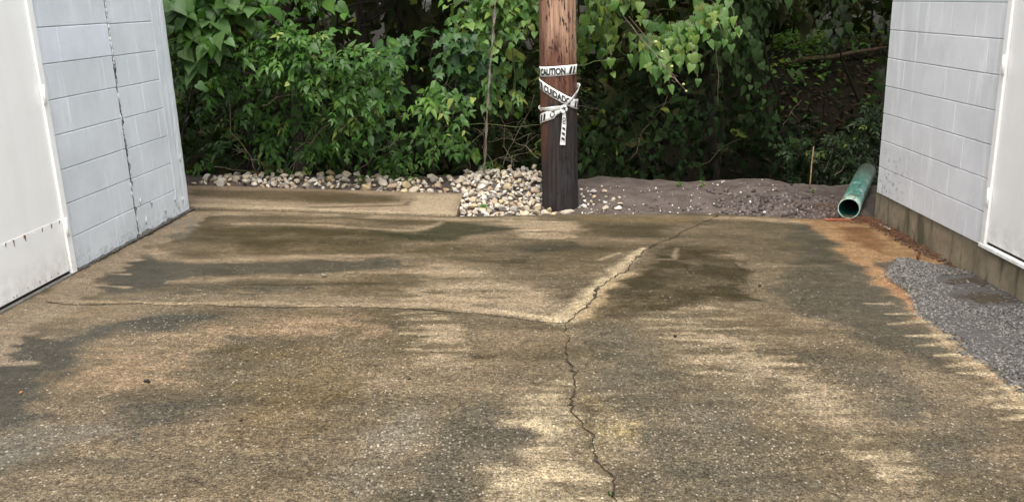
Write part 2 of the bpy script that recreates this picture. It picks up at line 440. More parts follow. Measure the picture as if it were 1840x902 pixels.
def poly(pts, c, strength, soft=.10, warp=.16, mod=None):
    g = np.array([gxy(*p) for p in pts]); x = gx + wx * warp * 2.0; y = gy + wy * warp
    d = np.full(len(gx), 9., np.float32)
    for i in range(len(g)):
        d = np.minimum(d, seg_d(g[i], g[(i + 1) % len(g)], x, y)[0])
    d = np.where(inside(g, x, y), d, -d)
    m = sstep(d, -soft * .35, soft)
    if mod is not None: m = m * mod
    blend(m, c, strength)
GRAN = (vnoise(gx, gy, 30, 40, 2., 9.) - .5) * .8 + (fbm(gx, gy, 7, 13, 88., 4) - .5) * 1.5 + (fbm(gx, gy, 5, 34, 18., 3) - .5) * .6
CM = .06 + .94 * sstep(comb, .38, .62)                           # comb-like wash marks across the drive
MO = .40 + .60 * sstep(mott * .6 + comb * .4, .34, .62)
# broad zones, back to front
poly([(346,403),(565,406),(626,412),(760,419),(860,430),(880,455),(702,458),(596,461),(474,464),(352,468),(295,460),(300,430)], OLV*1.15, .62, .10, .12, MO)
poly([(346,405),(565,408),(760,421),(800,432),(640,440),(470,446),(360,430)], OLV, .55, .10, .1, MO)
poly([(380,437),(520,430),(620,425),(560,447),(440,455)], OLV*.85, .5, .10, .1)
poly([(276,452),(300,468),(352,473),(474,469),(600,466),(700,462),(740,478),(600,488),(470,494),(350,502),(250,524),(170,534),(195,505),(235,472)], GRY, .85, .05, .12)
poly([(160,545),(250,520),(360,505),(470,503),(600,508),(520,535),(330,540)], GRY*1.1, .6, .10, .16, MO)
stroke([(300,508),(520,497),(780,484)], .05, .09, TAN, .45, .8, .05, CM)
stroke([(420,513),(560,511),(700,508)], .02, .03, OLV, .7, .6, .03)
stroke([(430,532),(455,530)], .05, .03, GRY*.8, .8, .6, .03)
stroke([(530,520),(550,518)], .04, .03, GRY*.8, .7, .6, .03)
poly([(620,390),(820,394),(800,404),(700,404),(620,398)], OLV, .6, .08, .1)
stroke([(345,384),(480,384),(830,394),(960,392)], .10, .07, TAN, .6, .7, .05, MO)
stroke([(420,402),(565,404),(640,410),(745,414),(795,398)], .05, .05, TAN, .42, .9, .04)
stroke([(274,447),(281,457),(300,463),(352,468),(474,463),(596,460),(702,457)], .08, .06, TAN*.85, .5, .9, .04)
poly([(640,411),(700,416),(755,418),(797,396),(831,397),(895,405),(965,406),(925,416),(852,422),(810,433),(776,436),(690,426)], GRN, .85, .06, .07)
poly([(850,395),(1040,391),(1060,405),(1035,430),(940,430),(915,412)], TAN, .62, .12, .12, CM)
poly([(740,440),(900,425),(1060,430),(1170,436),(1130,462),(1060,500),(960,500),(800,480)], OLV*1.0, .65, .25, .2, .2 + .8 * MO)
poly([(930,440),(1030,428),(1050,446),(980,460),(935,456)], GRY*.62, .75, .15, .12)
poly([(870,466),(960,458),(975,476),(900,482)], OLV*.75, .75, .15, .12)
poly([(1030,402),(1180,402),(1230,412),(1170,428),(1040,425)], OLV*.9, .75, .12, .12)
poly([(1050,388),(1280,388),(1240,402),(1060,400)], BRN*.95, .6, .1, .1)
poly([(730,485),(830,470),(900,490),(1000,520),(1010,572),(760,552),(700,546)], TAN, .62, .18, .2, .35 + .65 * CM)
stroke([(100,541),(330,544),(560,547),(760,549),(900,558),(1005,572)], .035, .10, TAN, .55, .9, .05)
stroke([(200,530),(560,534),(800,540),(940,558)], .16, .22, TAN*.9, .30, .95, .1, CM)
stroke([(900,560),(1015,575)], .05, .06, LT, .55, .7, .04)
# right of the diagonal crack
poly([(1060,574),(1110,512),(1150,470),(1200,438),(1320,452),(1368,516),(1350,545),(1200,556),(1100,575)], OLV*.75, .92, .09, .14, .25 + .75 * MO)
poly([(1180,405),(1290,396),(1400,400),(1480,425),(1540,480),(1500,510),(1400,505),(1340,460),(1240,435)], MID*.85, .5, .15, .15)
poly([(1400,404),(1440,400),(1500,438),(1530,470),(1580,500),(1640,566),(1700,628),(1780,700),(1600,640),(1450,570),(1380,520),(1420,470)], GRY, .72, .12, .16)
stroke([(1290,391),(1440,399)], .09, .08, TAN*.9, .6, .8, .06)
stroke([(1350,476),(1480,480)], .06, .05, TAN, .4, .8, .06, CM)
stroke([(1012,573),(1036,551),(1058,529),(1084,506),(1122,474),(1160,446)], .14, .05, LT*.9, .85, .95, .05)
stroke([(1040,570),(1075,540),(1092,515),(1130,488)], .07, .03, TAN*np.array((1, .95, .8)), .6, .95, .05)
stroke([(1080,467),(1115,454)], .03, .03, TAN, .5, .9, .03); stroke([(1180,466),(1210,466),(1218,446)], .03, .025, TAN, .42, .95, .03)
stroke([(1228,474),(1243,492)], .012, .012, OLV*.5, .8, .5, .01); stroke([(1316,470),(1332,484)], .012, .012, OLV*.5, .7, .5, .01)
# rust under the pipe and down the asphalt edge
poly([(1425,394),(1570,396),(1620,430),(1730,478),(1610,476),(1605,505),(1652,560),(1625,556),(1560,500),(1500,440)], RST, .88, .06, .08)
poly([(1490,402),(1560,408),(1610,440),(1600,462),(1545,448),(1510,425)], DRS, .75, .07, .1)
poly([(1556,471),(1640,466),(1640,500),(1600,498)], WET, .85, .04, .06)
stroke([(1590,490),(1625,535),(1650,570)], .07, .05, RST*np.array((1.05,.9,.9)), .7, .7, .05)
stroke([(1648,562),(1690,603),(1760,655),(1840,715),(1930,790)], .05, .075, TAN*.75 + RST*.25, .62, .7, .05)
stroke([(1606,472),(1600,503),(1641,525),(1649,558),(1682,583),(1704,602),(1738,624),(1788,661),(1825,695),(1840,703),(1930,775)], .035, .04, WET, .75, .7, .03)
for (a, b, wd) in [((1557,545),(1600,546),.025),((1586,564),(1650,563),.035),((1599,581),(1662,577),.035),((1626,603),(1704,602),.04),((1652,621),(1725,615),.04),((1677,639),(1738,636),.04),((1698,657),(1776,651),.045),((1723,670),(1784,671),.04),((1784,698),(1840,694),.05),((1772,715),(1850,710),.05),((1789,732),(1860,728),.05),((1800,752),(1880,748),.05)]:
    stroke([a, b], wd * .35, wd * 1.1, LT * .85, .85, .6, .025, None, True)
# the diagonal trail of pale wash marks
poly([(1160,566),(1290,545),(1350,600),(1430,650),(1505,705),(1570,765),(1650,850),(1680,902),(1580,902),(1510,800),(1400,690),(1240,640)], TAN, .66, .16, .25, CM)
rl = random.Random(17)
for (a, b, n_, h0, h1, st_) in [((1185,560),(1295,668),8,50,50,.46),((1285,552),(1625,860),19,40,62,.42),((748,562),(800,652),8,44,46,.55),((985,700),(960,840),9,52,70,.50),((1075,690),(1110,830),8,26,36,.35),((950,398),(985,428),5,60,50,.5)]:
    for i in range(n_):
        q = (i + rl.uniform(-.25, .25)) / (n_ - 1); cx, cy_ = a[0] + (b[0] - a[0]) * q, a[1] + (b[1] - a[1]) * q; hl = (h0 + (h1 - h0) * q) * rl.uniform(.6, 1.15)
        stroke([(cx - hl, cy_ + rl.uniform(-3, 3)), (cx + rl.uniform(-10, 10), cy_), (cx + hl, cy_ + rl.uniform(-3, 3))], rl.uniform(.02, .035), rl.uniform(.02, .045), LT * rl.uniform(.78, .98), st_ * rl.uniform(.5, 1.1), .95, .03, .4 + .6 * MO)
poly([(1480,740),(1560,770),(1660,860),(1640,900),(1560,860)], LT*.75, .18, .12, .2, MO)
poly([(1030,582),(1160,588),(1230,660),(1330,720),(1440,800),(1470,902),(1115,902),(1095,770),(1045,690)], GRY*1.25, .6, .15, .2, MO)
poly([(1330,596),(1600,640),(1750,700),(1840,770),(1840,880),(1700,860),(1570,740),(1440,640)], GRY*1.25, .62, .2, .2, MO)
# left foreground
poly([(-60,650),(30,602),(110,600),(200,572),(330,556),(440,562),(330,592),(205,602),(145,640),(100,720),(60,760),(-60,790)], GRY*.95, .95, .10, .16)
poly([(150,612),(330,588),(560,560),(700,570),(690,612),(430,608),(340,640),(330,700),(170,720),(105,700)], PNK, .72, .15, .22, MO)
poly([(170,745),(330,715),(420,715),(300,775),(200,805)], GRY*1.0, .8, .12, .16)
poly([(-60,765),(180,745),(185,800),(60,850),(-60,870)], SHEEN, .6, .15, .2)  # pale grey sheen painted into the colour
poly([(360,622),(470,618),(460,640),(370,645)], OLV*1.1, .75, .08, .12); stroke([(420,606),(450,608)], .05, .03, GRY*.8, .7, .8, .03)
poly([(470,640),(640,625),(720,680),(640,760),(540,790),(420,860),(400,760)], BRN*.85, .55, .2, .25, MO)
poly([(725,556),(850,566),(860,640),(770,655),(735,610)], TAN*.95, .72, .08, .14, CM)
poly([(870,690),(950,770),(945,830),(850,850),(850,960),(700,960),(770,790)], GRY*1.1, .7, .12, .15)
stroke([(850,641),(886,640)], .035, .03, BRN*.45, .85, .7, .03); stroke([(810,643),(850,640)], .008, .03, GRY*.6, .5, .7, .02)
# pale band left of the near crack, olive-yellow right of it
poly([(1012,632),(1024,690),(1022,735),(1048,775),(1068,830),(1098,860),(1108,970),(850,970),(850,842),(945,822),(952,775),(925,742),(985,720),(1004,690)], LT*.86, .80, .09, .18, .18 + .82 * CM)
poly([(850,842),(940,845),(1000,970),(850,970)], LT*.75, .45, .08, .1, MO)
poly([(940,700),(1008,660),(1024,740),(1000,800),(960,830),(930,760)], LT*.9, .5, .1, .15, CM)
poly([(1036,680),(1080,725),(1138,745),(1142,800),(1092,836),(1066,770)], TAN*np.array((.85, .84, .6)), .7, .09, .2, .3 + .7 * CM)
stroke([(1060,720),(1062,800)], .03, .03, OLV, .4, .8, .03)
for (a, b, wd, st_) in [((430,902),(640,690),.05,.35),((520,902),(660,720),.03,.3),((560,700),(740,560),.06,.22),((300,902),(520,700),.05,.2),((1040,560),(1120,900),.05,.12),((1230,902),(1190,720),.03,.3),((1270,902),(1210,640),.02,.3)]:
    stroke([a, b], wd, wd * .6, OLV, st_, .9, .08, MO)
stroke([(640,902),(740,740)], .22, .12, SHEEN * 1.25, .35, .9, .12, MO)  # faint streak of sheen painted in
# clean strip along the left wall
stroke([(-120,690),(0,592),(130,512),(255,440),(345,388)], .27, .12, TAN*np.array((.74, .76, .80)), .85, .32, .20)
stroke([(0,575),(130,500),(255,432),(340,378)], .09, .05, PNK*.8, .25, .8, .06)
stroke([(195,491),(232,493)], .008, .025, TAN, .8, .6, .01); stroke([(188,513),(232,516)], .008, .03, TAN, .8, .6, .01)
stroke([(310,405),(335,395),(345,410),(325,428)], .06, .06, SHEEN*1.3, .5, .9, .05)  # soft grey sheen painted beside the wall corner
# edge against the pads and the wash of silt along the far edge
col *= np.array((.79, .80, .77))[None]
col *= (.74 + .52 * fbm(gx, gy, 7, 22, 77., 4))[:, None]
col *= (.90 + .20 * fbm(gx, gy, 1.2, 30, 17., 3))[:, None]
col *= (.88 + .24 * vnoise(gx, gy, 22, 34, 5., 6.))[:, None]
gz = zpl(gx) + (fbm(gx, gy, 1.2, 1.2, 5., 3) - .5) * .008 + (mott - .5) * .002
cd = np.full(len(gx), 9., np.float32)
for cr in cracks:
    x0, y0 = cr.min(0) - .1; x1, y1 = cr.max(0) + .1
    idx = np.where((gx > x0) & (gx < x1) & (gy > y0) & (gy < y1))[0]
    dd = np.full(len(idx), 9., np.float32)
    for a, b in zip(cr[:-1], cr[1:]): dd = np.minimum(dd, seg_d(a, b, gx[idx], gy[idx])[0])
    cd[idx] = np.minimum(cd[idx], dd)
gz = gz - .007 * (1 - sstep(cd, .004, .020)) * (gx > -9)
lum = col @ np.array((.3, .6, .1))
wet = np.clip(1.15 - lum * 6.0, 0, 1)
bare = np.clip(sstep(gy, 6.0, 3.6) * .85 + .15 + .5 * (fbm(gx, gy, 1.5, 1.5, 66., 3) - .5), .08, 1)
bare = np.clip(bare * (.25 + .75 * sstep(gx, -2.45, -1.5)), .08, 1)
fleck = np.clip(.30 + 1.0 * (fbm(gx, gy, 2.2, 2.2, 60., 3) - .35), .05, 1) * bare
fl = lambda px, py, r, a: a * np.exp(-(((gx - gxy(px, py)[0]) / r) ** 2 + ((gy - gxy(px, py)[1]) / r) ** 2))
fleck = np.clip(fleck + fl(730, 780, .22, .9) + fl(740, 880, .3, .8) + fl(900, 880, .2, .5) + fl(1300, 800, .5, .4) + fl(1450, 700, .5, .3) + fl(230, 590, .3, .35), 0, 1)
ny, nx = XX.shape
ii = np.arange(ny * nx).reshape(ny, nx)
Q = np.stack([ii[:-1, :-1], ii[:-1, 1:], ii[1:, 1:], ii[1:, :-1]], -1).reshape(-1, 4)
V = np.stack([gx, gy, gz], 1)
# skirt of the slab along the far edge
last = ii[-1]; sk = V[last] - np.array((0, 0, .12)); s0 = len(V)
Vd = np.concatenate([V, sk]); cold = np.concatenate([col, col[last] * .5])
Qs = np.stack([last[:-1], last[1:], s0 + np.arange(1, nx), s0 + np.arange(nx - 1)], -1)
me = mesh_np('driveway', Vd, np.concatenate([Q, Qs]), M['concrete'], True, cold, 'stain')
a = me.color_attributes.new('aux', 'FLOAT_COLOR', 'POINT')
ca = np.zeros((len(Vd), 4), np.float32); ca[:len(V), 0] = fleck; ca[:len(V), 1] = wet; ca[:len(V), 2] = bare; a.data.foreach_set('color', ca.ravel())
drive = obj_me('driveway', me, None, 'structure')
def crack_obj(cr, seed, w_a, w_b):
    rr = random.Random(seed); V = []; T = []; n = len(cr)
    for i, p in enumerate(cr):
        d = cr[min(i + 1, n - 1)] - cr[max(i - 1, 0)]; d = d / (np.linalg.norm(d) + 1e-9); nn = np.array((-d[1], d[0]))
        wv = (w_a + (w_b - w_a) * i / n) * (.5 + .8 * rr.random()) * min(1.5, .35 + 4.5 * mnoise.noise(Vector((i * .21, seed, 0))) ** 2)
        z = float(zpl(p[0])) - .0005
        for s_ in (-1, 0, 1):
            q = p + nn * wv * s_ * .5; V.append((q[0], q[1], z - (.003 if s_ == 0 else 0)))
    for i in range(n - 1):
        for s_ in (0, 1):
            o = i * 3 + s_; T.append((o, o + 1, o + 4)); T.append((o, o + 4, o + 3))
    return obj_me('crack', mesh_np('crack', V, T, M['crackdirt']), drive)
crack_obj(cracks[0], 5, .005, .006); crack_obj(cracks[1], 6, .015, .006); crack_obj(cracks[2], 7, .009, .010)

# ------------------------------------------------------------------ the pad behind the drive at the left
def pad():
    global gx, gy, col, wx, wy
    bl, br, fr_, fl_ = gxy(345, 336), gxy(832, 350), gxy(820, 389), gxy(330, 374)
    bl = bl + (bl - br) * .25; fl_ = np.array((fl_[0] - .7, far_edge(fl_[0] - .7)))
    nu, nv = 260, 90
    U, Vv = np.meshgrid(np.linspace(0, 1, nu), np.linspace(0, 1, nv))
    u = U.ravel()[:, None]; v = Vv.ravel()[:, None]
    fx = fl_[0] + (fr_[0] - fl_[0]) * u[:, 0]
    front = np.stack([fx, far_edge(fx) + .006], 1)
    P = front * (1 - v) + (bl * (1 - u) + br * u) * v
    gx, gy = P[:, 0], P[:, 1]
    wx = (fbm(gx, gy, 5, 9, 31., 4) - .5); wy = (fbm(gx, gy, 4, 14, 47., 4) - .5)
    col = (TAN * .55 + MID * .45)[None] * (.75 + .5 * fbm(gx, gy, 1.2, 5, 2., 4))[:, None]
    poly([(330,340),(600,345),(720,356),(735,366),(560,372),(470,365),(340,358)], OLV * 1.25, .75, .12, .12)
    poly([(520,352),(700,352),(735,362),(640,372),(540,366)], OLV * .95, .55, .1, .1)
    stroke([(735,366),(730,372),(560,376)], .03, .05, OLV, .6, .7, .04)
    poly([(740,352),(830,350),(820,388),(735,388)], LT * .80, .75, .06, .06)
    stroke([(345,372),(820,388)], .09, .06, LT * .8, .7, .7, .05)
    stroke([(345,340),(430,343),(700,349)], .05, .05, PNK, .4, .8, .05)
    col *= (.68 + .30 * fbm(gx, gy, 9, 16, 77., 3))[:, None]
    gz = zpl(gx) + .012 + (fbm(gx, gy, 1.2, 1.2, 5., 3) - .5) * .01
    V = np.stack([gx, gy, gz], 1); ii = np.arange(nu * nv).reshape(nv, nu)
    Q = np.stack([ii[:-1, :-1], ii[:-1, 1:], ii[1:, 1:], ii[1:, :-1]], -1).reshape(-1, 4)
    ring = np.concatenate([ii[0, :], ii[1:, -1], ii[-1, -2::-1], ii[-2:0:-1, 0]])
    s0 = len(V); sk = V[ring] - np.array((0, 0, .14)); k = len(ring); j = np.arange(k); j2 = (j + 1) % k
    Qs = np.stack([ring[j], ring[j2], s0 + j2, s0 + j], -1)
    me = mesh_np('concrete_pad', np.concatenate([V, sk]), np.concatenate([Q, Qs]), M['concrete'], False, np.concatenate([col, col[ring] * .6]), 'stain')
    a = me.color_attributes.new('aux', 'FLOAT_COLOR', 'POINT'); ca = np.zeros((len(V) + k, 4), np.float32)
    ca[:, 0] = .03; ca[:, 1] = .35; ca[:, 2] = .15; a.data.foreach_set('color', ca.ravel())
    obj_me('concrete_pad', me, None, 'structure')
pad()

# ------------------------------------------------------------------ earth: one sheet to the horizon, with berm, ditch and forest floor
def berm_h(x, y):
    x = np.asarray(x, float); y = np.asarray(y, float)
    z0 = zpl(x)
    right = sstep(x, .25, .75)
    # right: soil berm with its crest about 7.7 m off
    lumps = (fbm(x, y, 2.4, 2.4, 8., 4) - .5)
    hr = -.035 + .085 * sstep(y, 6.85, 7.6) * sstep(x, .3, .9) * (1 - .55 * sstep(x, 2.25, 2.6)) + .035 * sstep(y, 6.9, 7.1) * sstep(x, 1.6, 2.3) + lumps * .022
    # left: stones behind the pad, heaped up towards the pole
    hl = -.045 + .07 * sstep(y, 7.5, 7.8) + .055 * np.exp(-((x - .05) / .5) ** 2) * sstep(y, 6.85, 7.75) + lumps * .03
    h = z0 + hl * (1 - right) + hr * right
    crest = 8.12 - .22 * sstep(x, .5, 2.0) + .10 * (fbm(x, y * 0, 1.5, 1, 4., 3) - .5)
    h = h - 1.6 * sstep(y, crest, crest + 1.4) + (1.3 + 1.1 * sstep(x, 1.5, 3.4)) * sstep(y, 11.8, 16.2)
    under = y < far_edge(np.clip(x, -3.2, 3.2)) + .004
    h = np.where(under, z0 - .13, h)
    return h
def earth():
    xs = np.concatenate([np.array([-400, -150, -60, -30, -18, -12, -8]), np.arange(-5, 5.001, .045), np.array([6, 8, 12, 18, 30, 60, 150, 400])])
    ys = np.concatenate([np.array([-300, -80, -20, -6]), np.arange(-4, 6.6, .6), np.arange(6.6, 8.6, .03), np.arange(8.6, 16, .2), np.array([17, 19, 22, 27, 35, 50, 80, 150, 300, 600])])
    X, Y = np.meshgrid(xs, ys); x = X.ravel(); y = Y.ravel()
    z = berm_h(x, y) + (fbm(x, y, 11, 11, 3., 4) - .5) * .045 * (y > 6.9)
    ny, nx = X.shape; ii = np.arange(ny * nx).reshape(ny, nx)
    Q = np.stack([ii[:-1, :-1], ii[:-1, 1:], ii[1:, 1:], ii[1:, :-1]], -1).reshape(-1, 4)
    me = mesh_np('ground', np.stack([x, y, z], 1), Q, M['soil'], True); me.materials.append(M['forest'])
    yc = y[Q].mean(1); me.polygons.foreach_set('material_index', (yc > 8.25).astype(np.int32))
    return obj_me('ground', me, None, 'structure')
earth()

# ------------------------------------------------------------------ BUILDINGS
def m_found():
    k = NT('stained_foundation'); p = k.pos(); z = k.sep(p)
    n = k.noise(p, 5, 6, .7); ns = k.noise(k.mapping(p, (7, 7, 1.2)), 1.5, 4, .6); n2 = k.noise(p, 80, 4, .7)
    c = k.mix(k.ramp(n, .35, .65), (.20, .16, .105), (.31, .25, .165))
    c = k.mix(k.ramp(ns, .5, .66, 0, .8), c, (.055, .055, .038))
    c = k.mix(k.ramp(k.math('ADD', z[2], k.math('MULTIPLY', n, .16)), .06, .02, 0, .8) if False else k.math('MULTIPLY', k.ramp(n2, .45, .7), .35), c, (.10, .09, .06))
    c = k.mix(k.math('MULTIPLY', k.ramp(z[2], -.09, -.02), k.ramp(n, .40, .58, .15, .85)), c, (.075, .072, .048))
    k.base(c).rough(.75).spec(.25); k.bump(n2, .5, .004); return k.m
M['found'] = m_found()
C8 = .2032
_bl = {}
def block_mesh(length, m, flip, h=C8 - .0042):
    """a painted block face, softly arrised, 60 mm of it standing out of the wall core"""
    key = (round(length, 3), m.name, flip, round(h, 3))
    if key in _bl: return _bl[key]
    b = .0035; d = .0024; L = length - .0014; s_ = -1 if flip else 1
    V = []; T = []
    def rect(y0, y1, z0, z1, x): return [(x * s_, y0, z0), (x * s_, y1, z0), (x * s_, y1, z1), (x * s_, y0, z1)]
    V += rect(0, L, 0, h, -.05) + rect(0, L, 0, h, -d) + rect(b * .35, L - b * .35, b, h - b, 0)
    for o in (0, 4):
        for i in range(4):
            j = (i + 1) % 4; T.append((o + i, o + j, o + 4 + j, o + 4 + i))
    T.append((8, 9, 10, 11))
    T = [t[::-1] if flip else t for t in T]
    me = mesh_np('block', V, T, m); _bl[key] = me; return me
def course(root, y0, y1, row, z0, m, flip, phase, length=.305, special=None):
    """one course of blocks between local y0 and y1, joints at phase + n*length"""
    e = [y0]; k = math.ceil((y0 - phase) / length + 1e-6); y = phase + k * length
    while y < y1 - .02:
        if y > y0 + .02: e.append(y)
        y += length
    e.append(y1)
    for a, b in zip(e[:-1], e[1:]):
        o = obj_me('block', block_mesh(b - a, special or m, flip), root)
        o.location = (random.uniform(-.0008, .0008), a, z0 + row * C8)
def face_box(name, root, m, flip, x0, x1, y0, y1, z0, z1, bev=.002):
    bm = bmesh.new()
    if flip: x0, x1 = -x1, -x0
    box(bm, x0, x1, y0, y1, z0, z1, bev); return obj_bm(name, bm, m, root)
TOP = 12
# ---- left building: local x points at the drive, local y runs along the wall
AL = R(5.512); XL5 = -2.654
def left_building():
    cy = math.cos(AL)
    # local y is measured along the wall with y=0 where world y=0
    b = thing('block_building', 'left grey-blue block building with a white door and a jagged open wall joint', 'building', (XL5 - math.tan(AL) * 5, 0, 0), -AL)
    k = 1 / cy
    yd, yc0, yc1, yp, ye = 5.185 * k, 5.978 * k, 5.992 * k, 6.585 * k, 6.79 * k
    face_box('wall', b, M['mortar'], False, -3.0, -.0075, -1.0, yd - 1.28, 0, TOP * C8, 0)
    face_box('wall', b, M['mortar'], False, -3.0, -.0075, yd - .02, yc0 + .03, .012, TOP * C8, 0)
    face_box('wall', b, M['mortar'], False, -3.0, -.0075, yc0 + .031, ye - .012, .012, TOP * C8, 0)
    face_box('lintel', b, M['block_l'], False, -3.0, -.004, yd - 1.2795, yd - .0205, 2.12, TOP * C8, 0)
    face_box('roof', b, M['roof'], False, -3.1, .03, -1.1, ye + .03, TOP * C8 + .002, TOP * C8 + .16, .01)
    for r in range(TOP):
        ph = (5.405 if r % 2 == 0 else 5.545) * k
        course(b, yd + .002, yc0, r, 0.006, M['block_l'], False, ph, .305, M['block_p'] if r == 6 else None)
        ph = (6.158 if r % 2 == 1 else 6.312) * k
        course(b, yc1, yp, r, 0.001, M['block_l'], False, ph, .33)
        if r < 11: course(b, -1.0, yd - 1.28, r, 0, M['block_l'], False, .1 + (r % 2) * .2, .4064)
    # plastered corner pier with a shallow round bead
    bm = bmesh.new(); prof = [(-.30, yp + .002), (.002, yp + .002), (.002, yp + .015), (.001, yp + .05), (.001, yp + .10), (-.002, yp + .118), (-.001, yp + .13), (.001, yp + .15), (.001, yp + .19), (-.002, ye), (-.014, ye + .012), (-.30, ye + .012)]
    zs = np.linspace(.012, TOP * C8, 40); rows = []
    for z in zs:
        rows.append([bm.verts.new((x + (random.uniform(-.0010, .0010) if x > -.1 else 0), y + (random.uniform(-.0018, .0018) if x > -.03 else 0), z)) for x, y in prof])
    n = len(prof)
    for i in range(len(rows) - 1):
        for j in range(n): bm.faces.new((rows[i][j], rows[i][(j + 1) % n], rows[i + 1][(j + 1) % n], rows[i + 1][j]))
    bm.faces.new(rows[-1]); bm.faces.new(rows[0][::-1])
    obj_bm('corner_pier', bm, M['block_l'], b, False)
    # open joint: dark slot with scraps of old sealant
    face_box('joint_backing', b, M['mortar_dark'], False, -.05, -.006, yc0, yc1, .012, TOP * C8, 0)
    A = Acc(); rr = random.Random(4)
    z = .02
    while z < 2.8:
        L = rr.uniform(.012, .07); w_ = rr.uniform(.004, .016); y = rr.choice((yc0 + rr.uniform(-.008, .001), yc1 + rr.uniform(-.003, .006), (yc0 + yc1) / 2))
        if z > 1.15: w_ = rr.uniform(.010, .02); y = (yc0 + yc1) / 2
        A.tube([(-.001, y, z), (.002 + rr.uniform(0, .002), y + rr.uniform(-.004, .004), z + L * .5), (-.001, y + rr.uniform(-.004, .004), z + L)], [w_ * .25, w_ * .5, w_ * .25], 5)
        z += L * rr.uniform(.9, 2.2) if z < 1.15 else L * .8
    A.build('sealant', M['caulk'], b, 'stuff', True)
    A = Acc()                                       # spalled edge of the same joint, dark flecks beside it
    for i in range(46):
        z = rr.uniform(.02, 1.25); y = rr.choice((yc0, yc1)) + rr.uniform(-.006, .006)
        A.tube([(.0005, y, z), (.002, y + rr.uniform(-.003, .003), z + rr.uniform(.01, .03)), (.0005, y, z + rr.uniform(.03, .05))], [.001, rr.uniform(.002, .005), .001], 4)
    A.build('crack', M['mortar_dark'], b)
    # ragged dark line of dirt and moss at the foot of the wall
    A = Acc()
    y = yd + .01
    while y < ye:
        L = rr.uniform(.02, .07); h = rr.uniform(.006, .02) * (1.6 if 5.9 * k < y < 6.5 * k else 1)
        A.tube([(.004, y, h * .3), (.012 + rr.uniform(0, .012), y + L * .5, h * .4), (.004, y + L, h * .3)], [h * .5, h * .8, h * .4], 5); y += L * .75
    A.build('dirt_line', M['mortar_dark'], b, None, True)
    A = Acc()
    for i in range(10):
        y = rr.uniform(6.0, 6.75) * k; z = rr.uniform(.03, .12) if i < 7 else rr.uniform(.1, .45)
        A.tube([(.002, y, z), (.006, y + rr.uniform(-.02, .02), z + rr.uniform(.01, .03)), (.002, y + rr.uniform(-.03, .03), z + rr.uniform(.02, .06))], [.003, .006, .002], 5)
    A.build('peeling_paint', M['caulk'], b)
    # door frame, door, kick plate
    fz = 2.12
    face_box('door_frame', b, M['white_frame'], False, -.10, .022, yd - .052, yd - .001, .006, fz - .004, .004)
    face_box('door_frame', b, M['white_frame'], False, -.10, .022, yd - 1.275, yd - 1.225, .006, fz - .004, .004)
    face_box('door_frame', b, M['white_frame'], False, -.10, .022, yd - 1.2245, yd - .0525, fz - .056, fz - .004, .004)
    d = face_box('door', b, M['white'], False, -.05, .008, yd - 1.221, yd - .0555, .026, fz - .06, .003)
    kp = face_box('kick_plate', d, M['white'], False, .0085, .0105, yd - 1.20, yd - .065, .03, .342, .0008)
    A = Acc(); y = yd - .09
    while y > yd - 1.2:
        A.tube([(.010, y, .333), (.0125, y, .333)], [.0045, .003], 6); y -= .083
    A.build('rivet', M['white_frame'], kp)
    A = Acc()
    for i in range(16):
        y = yd - .09 - .083 * rr.randrange(0, 13) + rr.uniform(-.01, .01); L = rr.uniform(.012, .045)
        A.tube([(.0106, y, .340), (.0114, y + rr.uniform(-.002, .002), .340 - L)], [.0052, .0015], 5)
    for i in range(10):
        y = yd - rr.uniform(.1, 1.1); z = .045 + rr.uniform(0, .015); A.tube([(.0106, y, z), (.0112, y, z - .012)], [.003, .001], 4)
    A.build('rust_spot', M['rust'], kp)
    for z in (1.062, .293, 1.83):
        h = bmesh.new(); box(h, .0225, .030, yd - .058, yd - .024, z - .05, z + .05, .002)
        hg = obj_bm('hinge', h, M['white_frame'], b)
        A = Acc(); A.tube([(.034, yd - .056, z - .055), (.034, yd - .056, z + .055)], .0075, 10); A.build('hinge_pin', M['white_frame'], hg)
    face_box('threshold', b, M['metal'], False, -.08, .028, yd - 1.222, yd - .053, -.008, .011, .003)
    face_box('door_gap_shade', b, M['black'], False, -.045, .004, yd - 1.22, yd - .056, .0115, .0255, 0)  # black strip painting the shade under the door
left_building()

